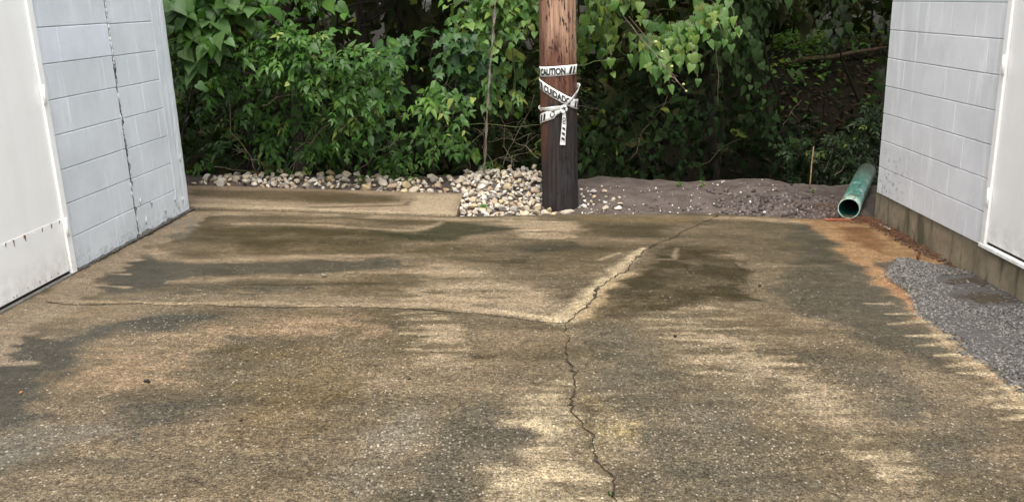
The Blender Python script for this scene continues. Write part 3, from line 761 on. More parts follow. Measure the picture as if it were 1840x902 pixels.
AR = R(-.744); XR5 = 2.856
def right_building():
    k = 1 / math.cos(AR); z0 = -.022
    b = thing('block_building', 'right grey block building with a raised cream door on a stained concrete footing', 'building', (XR5 - math.tan(AR) * 5, 0, 0), -AR)
    yd, ye = 5.215 * k, 6.775 * k
    face_box('wall', b, M['mortar'], True, -3.0, -.0075, yd - .015, ye - .012, z0 + .004, TOP * C8, 0)
    face_box('wall', b, M['mortar'], True, -3.0, -.0075, -1.0, yd - 1.28, z0 + .004, TOP * C8, 0)
    face_box('lintel', b, M['block_r'], True, -3.0, -.004, yd - 1.2795, yd - .0155, 2.12, TOP * C8, 0)
    face_box('roof', b, M['roof'], True, -3.1, .03, -1.1, ye + .03, TOP * C8 + .002, TOP * C8 + .16, .01)
    for r in range(TOP):
        ph = (5.573 if r % 2 == 0 else 5.715) * k
        course(b, yd + .002, ye, r, z0, M['block_r'], True, ph, .305)
        if r < 11: course(b, -1.0, yd - 1.28, r, z0, M['block_r'], True, .1 + (r % 2) * .15, .305)
    # footing, a little behind the block face, with a rough top
    bm = bmesh.new(); box(bm, .006, 2.9, -1.0, ye + .02, -.55, z0 - .0015, .004)
    f = obj_bm('foundation', bm, M['found'], b)
    fz = 2.12
    face_box('door_frame', b, M['cream'], True, -.10, .022, yd - .046, yd - .001, z0 + .026, fz - .004, .004)
    face_box('door_frame', b, M['cream'], True, -.10, .022, yd - 1.275, yd - 1.229, z0 + .026, fz - .004, .004)
    face_box('door_frame', b, M['cream'], True, -.10, .022, yd - 1.2285, yd - .0465, fz - .056, fz - .004, .004)
    d = face_box('door', b, M['cream'], True, -.05, .006, yd - 1.225, yd - .0505, z0 + .040, fz - .06, .003)
    face_box('sill', b, M['white_frame'], True, -.10, .030, yd - 1.27, yd + .004, z0 + .001, z0 + .024, .004)
    face_box('door_gap_shade', b, M['black'], True, -.045, .003, yd - 1.223, yd - .052, z0 + .0245, z0 + .0395, 0)  # black filler in place of the shaded slot above the sill
    for z in (1.058, .29, 1.83):
        h = bmesh.new(); box(h, -.030, -.0225, yd - .054, yd - .022, z - .05, z + .05, .002)
        hg = obj_bm('hinge', h, M['white_frame'], b)
        A = Acc(); A.tube([(-.033, yd - .052, z - .055), (-.033, yd - .052, z + .055)], .0075, 10); A.build('hinge_pin', M['white_frame'], hg)
right_building()

# ------------------------------------------------------------------ ASPHALT PATCH along the right footing
def asphalt():
    edge = [(1612,470),(1603,486),(1604,503),(1622,512),(1643,523),(1645,540),(1652,557),(1668,572),(1683,580),(1690,590),(1706,599),(1722,607),(1738,620),(1742,635),(1765,645),(1789,658),(1802,664),(1814,675),(1826,692),(1842,699),(1880,728),(1930,770),(2010,840),(2100,930)]
    E = np.array([gxy(*p) for p in edge])
    ys = np.linspace(E[0, 1] + .01, E[-1, 1], 190); order = np.argsort(E[:, 1])
    xe = np.interp(ys, E[order, 1], E[order, 0]); xe += (fbm(ys, ys * 0, 9, 1, 2., 4) - .5) * .07
    xw = XR5 + .002 + math.tan(AR) * (ys - 5)
    top = E[0, 1]
    xw = np.where(ys > top - .3, np.minimum(xw, xw - .25 * sstep(ys, top - .3, top + .02)), xw)
    nu = 46; V = []; 
    for i, y in enumerate(ys):
        for j in range(nu):
            u = j / (nu - 1); x = xe[i] + (xw[i] - xe[i]) * u
            h = .001 + .019 * min(1, u * 7)
            V.append((x, y, float(zpl(x)) + h))
    V = np.array(V); V[:, 2] += (fbm(V[:, 0], V[:, 1], 3, 3, 1., 3) - .5) * .012 + (fbm(V[:, 0], V[:, 1], 40, 40, 1., 2) - .5) * .012
    ii = np.arange(len(ys) * nu).reshape(len(ys), nu)
    Q = np.stack([ii[:-1, :-1], ii[:-1, 1:], ii[1:, 1:], ii[1:, :-1]], -1).reshape(-1, 4)
    p = obj_me('asphalt_patch', mesh_np('asphalt_patch', V, Q, M['asphalt'], True), None, 'structure')
    # exposed stone chips
    oc = np.array([(1,0,0),(-1,0,0),(0,1,0),(0,-1,0),(0,0,1),(0,0,-1)], float); of = np.array([(0,2,4),(2,1,4),(1,3,4),(3,0,4),(2,0,5),(1,2,5),(3,1,5),(0,3,5)])
    A = Acc(); r = np.random.default_rng(3)
    pud = [gxy(1770, 540), gxy(1745, 512)]
    for i in range(26000):
        yy = ys[-1] + (ys[0] - ys[-1]) * r.random() ** .8; k = np.interp(yy, ys[::-1] if ys[0] > ys[-1] else ys, np.arange(len(ys))[::-1] if ys[0] > ys[-1] else np.arange(len(ys)))
        u = r.random() if r.random() > .03 else -abs(r.normal()) * .04; x0 = np.interp(yy, ys[::-1], xe[::-1]); x1 = np.interp(yy, ys[::-1], xw[::-1]); x = x0 + (x1 - x0) * u
        dp = min(((x - q[0]) / .22) ** 2 + ((yy - q[1]) / .16) ** 2 for q in pud)
        if dp < .9 and r.random() < .96: continue
        s_ = r.uniform(.0035, .0095); a = r.random() * 6.28; ca_, sa = math.cos(a), math.sin(a)
        P = oc * np.array((s_ * r.uniform(.8, 1.6), s_, s_ * r.uniform(.5, .9))) * r.uniform(.75, 1.2, (6, 1))
        P = np.stack([P[:, 0] * ca_ - P[:, 1] * sa, P[:, 0] * sa + P[:, 1] * ca_, P[:, 2]], 1) + (x, yy, float(zpl(x)) + (.001 + .019 * min(1, u * 7) - .003 + r.uniform(0, .006) if u > 0 else .002))
        g = r.choice([.05, .10, .16, .23, .32], p=[.14, .24, .32, .22, .08]); A.add(P, of, (g * .62, g * .57, g * .50))
    A.build('stone_chips', M_chip, p, 'stuff', False)
    for (px, py, rx, ry) in ((1775, 541, .20, .13), (1742, 513, .14, .10)):
        c = gxy(px, py); V = [(c[0], c[1], float(zpl(c[0])) + .0222)]; n = 40
        for j in range(n):
            a = 2 * PI * j / n; q = .75 + .5 * mnoise.noise(Vector((math.cos(a) * 1.5 + px, math.sin(a) * 1.5, 0)))
            x = min(c[0] + rx * q * math.cos(a), XR5 - .02); V.append((x, c[1] + ry * q * math.sin(a), float(zpl(x)) + .0222))
        obj_me('puddle', mesh_np('puddle', V, [(0, 1 + j, 1 + (j + 1) % n) for j in range(n)], M['puddle']), p)
k = NT('stone_chip'); k.base(k.attr('tint')).rough(.55).spec(.3); M_chip = k.m
asphalt()

# ------------------------------------------------------------------ STONES
def ico(sub):
    bm = bmesh.new(); bmesh.ops.create_icosphere(bm, subdivisions=sub, radius=1)
    V = np.array([v.co[:] for v in bm.verts]); T = np.array([[v.index for v in f.verts] for f in bm.faces]); bm.free(); return V, T
IV, IT = ico(2)
def stone_shape(seed):
    r = np.random.default_rng(seed); P = IV.copy()
    # knock flats off a ball: angular but worn
    for i in range(11):
        n = r.normal(size=3); n /= np.linalg.norm(n); d = r.uniform(.38, .8); s_ = P @ n
        P = P - np.clip(s_ - d, 0, None)[:, None] * n * .92
    P *= np.array((r.uniform(.9, 1.25), r.uniform(.75, 1.0), r.uniform(.55, .85)))
    P += r.normal(size=P.shape) * .02
    return P
STONES = [stone_shape(100 + i) for i in range(14)]
stone_me = [mesh_np('stone', s_, IT, M['stone'], i % 3 == 0, np.array((1.0, .97, .91))[None].repeat(len(s_), 0) * random.Random(i).uniform(.55, 1.15)) for i, s_ in enumerate(STONES)]
IV1, IT1 = ico(1)
def rot_any(r):
    q = r.normal(size=4); q /= np.linalg.norm(q); from_ = Matrix
    from mathutils import Quaternion
    return Quaternion(q)
def stone_bed(name, label, spots, n_obj, seed):
    """spots: list of (x, y, z, size)"""
    r = np.random.default_rng(seed)
    c = np.mean([s_[:3] for s_ in spots], 0); root = thing(name, label, 'stone bed', (c[0], c[1], float(berm_h(c[0], c[1]))))
    spots = sorted(spots, key=lambda s_: -s_[3]); org = Vector(root.location)
    A = Acc()
    for i, (x, y, z, s_) in enumerate(spots):
        q = rot_any(r)
        if i < n_obj:
            o = bpy.data.objects.new('stone', stone_me[int(r.integers(14))]); link(o, root)
            e = q.to_euler(); o.location = Vector((x, y, z)) - org; o.rotation_euler = (e.x * .35, e.y * .35, e.z); o.scale = (s_, s_, s_)
        else:
            P = STONES[int(r.integers(14))] * s_; Rm = np.array(q.to_matrix())
            A.add(P @ Rm.T + np.array((x, y, z)) - np.array(org), IT, np.array((1.03, .97, .86)) * r.uniform(.4, .9))
    if A.V: A.build('small_stones', M['stone'], root, 'stuff')
    return root
def scatter(region, n, smin, smax, seed, hmax=0.0, gap=.80):
    r = np.random.default_rng(seed); out = []; tries = 0
    while len(out) < n and tries < n * 60:
        tries += 1
        x, y = region(r); s_ = smin + (smax - smin) * r.random() ** 1.8
        ok = True
        for q in out:
            if (q[0] - x) ** 2 + (q[1] - y) ** 2 < ((q[3] + s_) * gap) ** 2: ok = False; break
        if ok: out.append((x, y, float(berm_h(x, y)) + s_ * .35 + r.random() * hmax, s_))
    return out
def reg_border(r):
    u = r.random(); px = 320 + 500 * u; y0 = 7.72 + .0 - .20 * u; return float(-2.75 + 2.55 * u), float(y0 - .04 + abs(r.normal()) * .15 + r.random() * .12)
def reg_mound(r):
    while True:
        x = r.uniform(-.40, .34); y = r.uniform(6.80, 8.15)
        if (x - .411) ** 2 + (y - 7.225) ** 2 < .165 ** 2: continue
        if x < -.405 + 0 * y: continue
        return float(x), float(y)
sp = scatter(reg_border, 185, .024, .062, 21, .015, .72)
sp += [(x, y, z - .02, s_) for x, y, z, s_ in scatter(reg_border, 260, .012, .024, 22, .015, .6)]
stone_bed('stone_border', 'narrow bed of pale river stones along the back of the concrete pad, under the shrubs', sp, 185, 1)
sp = scatter(reg_mound, 235, .022, .056, 23, .015, .70)
sp += [(x, y, z + .02, s_) for x, y, z, s_ in scatter(reg_mound, 60, .02, .042, 27, .02, .8) if y > 7.1]
sp += [(x, y, z - .012, s_) for x, y, z, s_ in scatter(reg_mound, 300, .010, .022, 24, .02, .6)]
stone_bed('stone_heap', 'heaped pale and tan river stones between the concrete pad and the utility pole', sp, 290, 2)
def reg_few(r): return float(.60 + abs(r.normal()) * .13), float(r.uniform(7.0, 7.75))
sp = scatter(reg_few, 22, .015, .042, 25, 0, 1.2)
stone_bed('stone_scatter', 'few yellowish stones lying loose on the soil just right of the utility pole', sp, 22, 3)
p = ground(1018, 379)
o = tag(obj_me('boulder', stone_me[3]), 'rounded tan stone lying alone at the front foot of the utility pole', 'stone'); o.location = (p[0], p[1] + .03, p[2] - .02); o.scale = (.066, .05, .042)
# pebbles in the berm
A = Acc(); r = np.random.default_rng(8)
for i in range(190):
    x = r.uniform(.5, 2.5); y = 6.9 + abs(r.normal()) * .45
    if y > 8.0: continue
    s_ = r.uniform(.003, .008) * (1.7 if r.random() < .1 else 1); P = IV1 * s_ * r.uniform(.6, 1.3, 3)
    g = r.choice([.16, .24, .4, .55, .7]); A.add(P + (x, y, float(berm_h(x, y)) + s_ * .5 + .004), IT1, (g, g * .95, g * .86))
pb = A.build('pebbles', M_chip, None, 'stuff', True); tag(pb, 'small white pebbles scattered over the brown soil berm', 'pebbles')
A = Acc()
for i in range(1500):
    x = r.uniform(.5, 2.75); y = r.uniform(6.86, 7.0) + abs(r.normal()) * (.3 if x < 1.6 else .25)
    if x < 1.7 and r.random() < .88: continue
    s_ = r.uniform(.006, .022) * (.7 if x < 1.7 else 1); P = IV1 * s_ * r.uniform(.6, 1.3, 3) * r.uniform(.8, 1.2, (len(IV1), 1))
    g = r.uniform(.045, .13); A.add(P + (x, y, float(berm_h(x, y)) + s_ * .3), IT1, (g * 1.1, g * .88, g * .78))
k = NT('soil_clod'); k.base(k.attr('tint')).rough(.95).spec(.2); k.bump(k.noise(k.pos(), 120, 4, .7), .8, .006)
cl = A.build('soil_clods', k.m, None, 'stuff', True); tag(cl, 'crumbly dark soil clods along the edge of the berm', 'soil')

# ------------------------------------------------------------------ UTILITY POLE
PX, PY, PR = .411, 7.226, .146
def pole():
    z0 = float(berm_h(PX, PY)) - .3
    b = thing('utility_pole', 'brown wooden utility pole, blackened towards its foot, wrapped with caution tape', 'utility pole', (PX, PY, 0))
    n = 120; zs = np.concatenate([np.linspace(z0, 1.8, 90), np.linspace(2.0, 8.0, 12)]); V = []
    r = np.random.default_rng(5)
    checks = [(r.uniform(0, 2 * PI), r.uniform(-.2, 1.7), r.uniform(.25, .9), r.uniform(.003, .009)) for _ in range(46)] + [(-PI / 2 + .42, .1, .35, .014), (-PI / 2 - .5, .35, .5, .01)]
    for z in zs:
        rad = PR * (1 - .010 * (z - .3)) + .006 * max(0, .25 - z)
        for j in range(n):
            t = 2 * PI * j / n
            d = (mnoise.noise(Vector((math.cos(t) * 2, math.sin(t) * 2, z * .6))) * .004 + mnoise.noise(Vector((math.cos(t) * 14, math.sin(t) * 14, z * 1.2))) * .0022)
            for (tc, zc, L, dep) in checks:
                dt = abs((t - tc - .06 * (z - zc) + PI) % (2 * PI) - PI)
                if dt < .05 and abs(z - zc) < L * .5: d -= dep * (1 - dt / .05) * (1 - (2 * abs(z - zc) / L) ** 2)
            V.append(((rad + d) * math.cos(t), (rad + d) * math.sin(t), z))
    T = []
    for i in range(len(zs) - 1):
        for j in range(n):
            j2 = (j + 1) % n; T.append((i*n+j, i*n+j2, (i+1)*n+j2, (i+1)*n+j))
    obj_me('shaft', mesh_np('shaft', V, T, M['pole'], True), b)
    A = Acc(); r2 = random.Random(9)                 # splinters and old staples
    for i in range(30):
        t = -PI / 2 + r2.uniform(-1.3, 1.3); z = r2.uniform(.2, 1.7); q = PR - .002
        A.tube([(q * math.cos(t), q * math.sin(t), z), ((q + .007) * math.cos(t), (q + .007) * math.sin(t), z + .006), ((q - .001) * math.cos(t), (q - .001) * math.sin(t), z + r2.uniform(.015, .03))], [.0015, .0025, .001], 4)
    A.build('splinters', M['bark'], b)
pole()
def wrap_pt(th, z, rad): return Vector((PX + rad * math.sin(th), PY - rad * math.cos(th), z))      # th = 0 faces the camera
def strip(path, width, parent, name='band', thick=.0012, twist=None):
    """path: list of (theta, z, radius); a strip of tape standing on edge on the pole"""
    V = []; T = []
    for i, (th, z, rad) in enumerate(path):
        wv = width[i] if hasattr(width, '__len__') else width; tw = twist[i] if twist else 0
        for dz in (-.5, -.17, .17, .5):
            rr = rad + math.sin(tw) * dz * wv + .0038 * mnoise.noise(Vector((th * 4, dz * 3, z * 9)))
            V.append(wrap_pt(th, z + dz * wv * math.cos(tw), rr))
        for dz in (.5, .17, -.17, -.5):
            rr = rad - thick + math.sin(tw) * dz * wv + .0022 * mnoise.noise(Vector((th * 4, dz * 3, z * 9)))
            V.append(wrap_pt(th, z + dz * wv * math.cos(tw), rr))
    for i in range(len(path) - 1):
        for j in range(8):
            j2 = (j + 1) % 8; T.append((i*8+j, i*8+j2, (i+1)*8+j2, (i+1)*8+j))
    T.append((0, 1, 2, 3)); 
    return obj_me(name, mesh_np(name, [tuple(v) for v in V], T, M['tape'], True), parent)
def text_mesh(txt, size):
    cu = bpy.data.curves.new('lettering', 'FONT'); cu.body = txt; cu.size = size; cu.offset = size * .045; cu.align_x = 'CENTER'; cu.resolution_u = 3
    o = bpy.data.objects.new('lettering', cu); COL.objects.link(o)
    dg = bpy.context.evaluated_depsgraph_get(); dg.update(); me = bpy.data.meshes.new_from_object(o.evaluated_get(dg))
    bpy.data.objects.remove(o); 
    return me
def print_on(parent, txt, size, sx, f, name='lettering'):
    """f(u, v) -> world point on the tape; u along, v up, both in metres"""
    me = text_mesh(txt, size); h = .36 * size
    for v in me.vertices: v.co = f(v.co.x * sx, v.co.y - h)
    me.materials.clear(); me.materials.append(M['ink']); return obj_me(name, me, parent)
def slashes(parent, us, w_, h, lean, f):
    A = Acc()
    for u in us:
        V = []; n = 4
        for j in range(n + 1):
            v = -h / 2 + h * j / n; V += [tuple(f(u + lean * j / n, v)), tuple(f(u + w_ + lean * j / n, v))]
        A.add(np.array(V), np.array([t for j in range(n) for t in ((2*j, 2*j+1, 2*j+3), (2*j, 2*j+3, 2*j+2))]))
    A.build('stripes', M['ink'], parent, None, False)
def tape():
    root = thing('caution_tape', 'white CAUTION and CUIDADO tape wound round the wooden pole and knotted with a hanging tail', 'tape', (0, 0, 0))
    RA = PR + .004; W = .076
    def wrapped(s0, zf, rad=RA + .0035): return lambda u, v: wrap_pt((s0 + u) / RA, zf((s0 + u) / RA) + v, rad)
    # level band
    zf = lambda th: .945 + .006 * math.sin(th * 1.3 + .5)
    b = strip([(t, zf(t), RA) for t in np.linspace(-PI, PI, 61)], W, root)
    f = wrapped(0, zf)
    print_on(b, 'CAUTION', .072, .68, wrapped(-.062, zf))
    slashes(b, [.075, .112, .165], .022, .058, .018, f); slashes(b, [-.225], .024, .058, .016, f)
    # sloping band
    z2 = lambda th: .762 - .088 * math.sin(max(-PI / 2, min(PI / 2, th))) - .012 * math.cos(th)
    b = strip([(t, z2(t), RA + .0045) for t in np.linspace(-PI, PI, 61)], W, root)
    R2 = RA + .008
    g2 = lambda s0: wrapped(s0, z2, R2)
    print_on(b, 'CUIDADO', .070, .66, g2(-.022)); slashes(b, [-.200, -.163], .022, .058, -.014, g2(0)); slashes(b, [.125, .160, .195], .020, .056, .014, g2(0))
    # lower band climbing to the knot
    z3 = lambda th: .655 + (th - .17) * .050 - .02 * math.sin((th - .17) * 1.1) * 0
    ths = np.linspace(-2.6, .17, 36)
    b = strip([(t, z3(t) - (.012 if t < -.3 else .012 * (t + .3 < 0)), RA + .003 + .012 * max(0, 1 - abs(t - .17) * 3)) for t in ths], [W * min(1, .35 + abs(t - .17) * 1.2) for t in ths], root)
    z3b = lambda th: z3(th) - .012
    print_on(b, 'CUI', .066, .66, wrapped(-.045, z3b)); slashes(b, [-.190, -.152], .021, .054, .012, wrapped(0, z3b, RA + .0065))
    # twisted strand above it
    ths = np.linspace(-2.4, .17, 34)
    strip([(t, .668 - .018 * abs(math.sin(t * 1.4)) - .012 * (t < -1.2), RA + .009 + .010 * max(0, 1 - abs(t - .17) * 3)) for t in ths], .034, root, 'strand', .002, [.5 + .3 * math.sin(t * 4) for t in ths])
    # short loop from the knot up to the right
    ths = np.linspace(.17, 2.2, 30)
    b = strip([(t, .662 + .150 * math.sin(min(1.5, (t - .17)) * .98) , RA + .009 + .006 * math.sin((t - .17) * 1.5)) for t in ths], [.034 + .014 * min(1, (t - .17)) for t in ths], root, 'strand', .002, [.6 - .3 * min(1, t) for t in ths])
    # knot: a few folded turns
    kt = Acc(); c = wrap_pt(.17, .655, RA + .020); rr = random.Random(2)
    for i in range(4):
        a0 = rr.uniform(0, 6); pts = []
        for j in range(9):
            a = a0 + j / 8 * 4.6; pts.append(c + Vector((math.cos(a) * .021, -.006 + .008 * math.sin(a * 2 + i), math.sin(a) * .026)))
        kt.tube(pts, [.006, .010, .009, .011, .008, .011, .009, .010, .006], 7)
    kt.build('knot', M['tape'], root)
    # tail
    zs = np.linspace(.65, .372, 18); V = []; T = []
    def tailp(q, v):
        z = .65 - q; t_ = q / .278
        return Vector((c.x + .004 * math.sin(t_ * 5) - .008 * t_ + v * (1 - .2 * math.sin(t_ * 3)), c.y - .006 + .012 * t_ + .004 * math.sin(t_ * 7) + v * .25 * math.sin(t_ * 4 + 1), z))
    for z in zs:
        q = .65 - z; wv = .022 + .024 * min(1, q / .12)
        for v in (-.5, 0, .5): V.append(tailp(q, v * wv) + Vector((0, -.002 if v == 0 else 0, 0)))
        for v in (.5, 0, -.5): V.append(tailp(q, v * wv) + Vector((0, .0012, 0)))
    for i in range(len(zs) - 1):
        for j in range(6): j2 = (j + 1) % 6; T.append((i*6+j, i*6+j2, (i+1)*6+j2, (i+1)*6+j))
    tl = obj_me('tail', mesh_np('tail', [tuple(v) for v in V], T, M['tape'], True), root)
    ft = lambda u, v: tailp(.085 + u, v * .8) + Vector((0, -.0042, 0))
    print_on(tl, 'CU', .046, .8, ft); slashes(tl, [.045, .085, .125], .020, .036, .014, ft)
tape()

# ------------------------------------------------------------------ GREEN DRAIN PIPE
def pipe():
    a = ground(1522, 393); a = Vector((a[0], a[1] - .02, a[2] + .084)); e = aty(1557, 309, 7.95)
    b = thing('drain_pipe', 'green plastic drain pipe with a scuffed open mouth lying beside the right building', 'pipe', a)
    d = (e - a); L = d.length; q = d.to_track_quat('Z', 'Y'); Mx = q.to_matrix()
    def lathe(prof, m, name, n=40):
        V = []; T = []
        for (r, z) in prof:
            for j in range(n): t = 2 * PI * j / n; V.append(tuple(Mx @ Vector((r * math.cos(t), r * math.sin(t), z))))
        for i in range(len(prof) - 1):
            for j in range(n): j2 = (j + 1) % n; T.append((i*n+j, i*n+j2, (i+1)*n+j2, (i+1)*n+j))
        return obj_me(name, mesh_np(name, V, T, m, True), b)
    lathe([(.0795, .02), (.0795, L * .3), (.0795, L * .7), (.0795, L), (.073, L), (.072, L * .99)], M['pipe'], 'barrel')
    lathe([(.0745, .004), (.076, 0), (.0815, 0), (.083, .003), (.083, .10), (.0798, .106)], M['pipe_rim'], 'mouth_rim')
    lathe([(.0745, .004), (.0735, L * .5), (.0725, L * .985), (.0, L * .985)], M['pipe_in'], 'bore')
    A = Acc(); rr = random.Random(3)
    for i in range(26):
        t = rr.uniform(.3, 2.9); z = rr.uniform(.02, .5); pts = []
        t2 = t + rr.uniform(-.9, .9); z2 = z + rr.uniform(-.12, .12)
        for j in range(6):
            s_ = j / 5; tt = t + (t2 - t) * s_; zz = max(.0, z + (z2 - z) * s_); rad = .085
            pts.append(Mx @ Vector((rad * math.cos(-tt + PI), rad * math.sin(-tt + PI), zz)))
        A.tube(pts, .0016, 4)
    return A, b
A, pb_ = pipe()
o = A.build('pine_straw', M['straw'], None, 'stuff'); o.location = pb_.location; tag(o, 'brown pine needles lying over the mouth of the green pipe', 'pine straw')
# litter along the footing and round the pipe
A = Acc(); r = np.random.default_rng(12)
for i in range(900):
    if r.random() < .45: y = r.uniform(6.62, 7.2); x = 2.68 + r.normal() * .16
    else: y = 6.75 - abs(r.normal()) * .55; x = XR5 - .012 - abs(r.normal()) * .05 - .12 * max(0, y - 6.2)
    if x > 2.835 or y < 5.0: continue
    L = r.uniform(.03, .09); a = r.uniform(0, PI); z = (float(berm_h(x, y)) if y > 6.78 else float(zpl(x))) + r.uniform(.004, .03)
    dx, dy, dz = math.cos(a) * L * .5, math.sin(a) * L * .5, r.uniform(-.012, .012)
    A.tube([(x - dx, y - dy, z - dz), (x, y, z + .004), (x + dx, y + dy, z + dz)], .0013, 3)
o = A.build('pine_straw', M['straw'], None, 'stuff'); tag(o, 'rust-red pine straw drifted along the foot of the right footing', 'pine straw')
A = Acc()
for i in range(500):
    y = 6.8 - abs(r.normal()) * .7; x = XR5 - .01 - abs(r.normal()) * .045
    if y < 4.2: continue
    s_ = r.uniform(.004, .014); g = r.uniform(.03, .10); A.add(IV1 * s_ * r.uniform(.6, 1.3, 3) + (x, y, float(zpl(x)) + s_ * .4), IT1, (g * 1.25, g * .85, g * .6))
o = A.build('soil_crumbs', k.m, None, 'stuff'); tag(o, 'dark wet soil crumbs washed against the right footing', 'soil')
# the red strip, the white strip, dry weed stubs
p0, p1 = ground(1478, 394), ground(1524, 394)
bm = bmesh.new(); L = np.linalg.norm(p1 - p0); box(bm, 0, L, -.012, .012, 0, .014, .004)
o = tag(obj_bm('plastic_strip', bm, M['red']), 'faded orange-red plastic strip lying at the mouth of the green pipe', 'strip'); o.location = (p0[0], p0[1] - .05, float(zpl(p0[0])) + .002); o.rotation_euler = (0, R(2.5), R(2))
bm = bmesh.new(); box(bm, -.008, .008, 0, .30, 0, .012, .003)
o = tag(obj_bm('plastic_strip', bm, M['white_frame']), 'thin white strip lying against the foot of the right footing', 'strip'); o.location = (2.795, 6.40, float(zpl(2.8)) + .012); o.rotation_euler = (R(-1.5), 0, R(3))
def dry_weed(px, py, hgt, label, seed):
    g = ground(px, py); rr = random.Random(seed); b = thing('dry_weed', label, 'weed', (g[0], g[1], g[2]), 0, 'dry weeds along the footing'); A = Acc()
    for i in range(7):
        e = Vector((rr.uniform(-.05, .05), rr.uniform(-.04, .04), hgt * rr.uniform(.5, 1))); A.tube(wiggle((0, 0, 0), e, 4, .02, seed + i), [.003, .0028, .002, .0018, .001], 4)
    A.build('stem', M['straw'], b)
dry_weed(1646, 432, .13, 'small rust-brown dry weed at the footing, the one nearer the pipe', 31); dry_weed(1648, 468, .09, 'small rust-brown dry weed at the tip of the asphalt patch', 33)

# ------------------------------------------------------------------ LEAVES
def leaf_shape(half, fold=.16, droop=.28, curl=.05):
    V = []; T = []; n = len(half)
    for x, y in half: V.append((max(0, x), 0, 0))
    for s_ in (1, -1):
        for x, y in half: V.append((x, y * s_, 0))
    V = np.array(V, float)
    V[:, 2] = fold * np.abs(V[:, 1]) - droop * np.clip(V[:, 0], 0, 2) ** 2 + curl * np.sin(V[:, 0] * 7) * np.abs(V[:, 1])
    for i in range(n - 1):
        a, b = i, i + 1; c, d = n + i, n + i + 1
        T += [(a, b, d), (a, d, c)]; c, d = 2*n + i, 2*n + i + 1
        T += [(a, d, b), (a, c, d)]
    return V, np.array(T)
HEART = [leaf_shape([(0, 0), (-.13, .22), (-.05, .43), (.22, .47), (.55, .32), (.82, .11), (1.02, 0)], f, d) for f, d in ((.22, .25), (.05, .5), (.35, .1))]
OVATE = [leaf_shape([(0, 0), (.12, .2), (.35, .29), (.65, .2), (1, 0)], f, d) for f, d in ((.25, .3), (.1, .5), (.4, .12))]
LOBED = [leaf_shape([(0, 0), (-.10, .28), (.12, .56), (.30, .30), (.58, .42), (.64, .18), (1.0, 0)], f, d) for f, d in ((.2, .3), (.1, .45))]
def compound(pairs, seed):
    r = np.random.default_rng(seed); A = []; T = []; n = 0
    LV, LT_ = leaf_shape([(0, 0), (.25, .19), (.6, .17), (1, 0)], .25, .35)
    items = []
    for i in range(pairs):
        x = .30 + .45 * i / max(1, pairs - 1) if pairs > 1 else .45
        for s_ in (1, -1): items.append((x, s_ * R(r.uniform(42, 66)), r.uniform(.34, .46), s_))
    items.append((.82, 0, .46, 0))
    for x, a, L, s_ in items:
        P = LV * L; c, s2 = math.cos(a), math.sin(a)
        tw = r.uniform(-.5, .5); P = np.stack([P[:, 0], P[:, 1] * math.cos(tw) - P[:, 2] * math.sin(tw), P[:, 1] * math.sin(tw) + P[:, 2] * math.cos(tw)], 1)
        P = np.stack([P[:, 0] * c - P[:, 1] * s2 + x, P[:, 0] * s2 + P[:, 1] * c, P[:, 2] - .22 * x * x - .25 * np.hypot(P[:, 0], P[:, 1]) ** 2], 1)
        A.append(P); T.append(LT_ + n); n += len(P)
    # rachis
    q = np.array([(0, .006, 0), (0, -.006, 0), (.82, 0, -.15)]); A.append(q); T.append(np.array([(0, 1, 2)]) + n)
    return np.concatenate(A), np.concatenate(T)
COMP = [compound(2, 1), compound(2, 2), compound(3, 3), compound(1, 4)]
KINDS = {'heart': HEART, 'ovate': OVATE, 'lobed': LOBED, 'comp': COMP}
_lm = {}; MLEAF = M['leaf']
def leaf_mesh(kind, vi, tint):
    key = (kind, vi, tint)
    if key not in _lm:
        V, T = KINDS[kind][vi]; _lm[key] = mesh_np('leaf', V, T, MLEAF, True, np.tile(np.array(tint), (len(V), 1)))
    return _lm[key]
G_MID = [(0.0291, 0.078, 0.0091), (0.036, 0.093, 0.0117), (0.0232, 0.0669, 0.0098), (0.0436, 0.1041, 0.0146)]
G_LIGHT = [(0.0572, 0.1357, 0.019), (0.0707, 0.1532, 0.0248), (0.0472, 0.1182, 0.0183), (0.0842, 0.1663, 0.021), (0.0674, 0.14, 0.0324)]
G_PALE = [(0.0998, 0.1854, 0.0474), (0.1179, 0.2013, 0.0558), (0.0771, 0.1642, 0.0346), (0.1361, 0.2119, 0.0502), (0.1543, 0.2225, 0.0334)]
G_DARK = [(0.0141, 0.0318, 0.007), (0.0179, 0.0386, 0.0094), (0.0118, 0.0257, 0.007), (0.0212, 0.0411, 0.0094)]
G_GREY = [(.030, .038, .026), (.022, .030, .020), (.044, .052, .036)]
G_YEL = [(.20, .24, .05), (.16, .20, .05)]
def plant(name, *a, matt=False, **kw):
    global MLEAF
    MLEAF = M['leaf_matt'] if matt else M['leaf']
    _lm.clear()
    return plant_(name, *a, **kw)
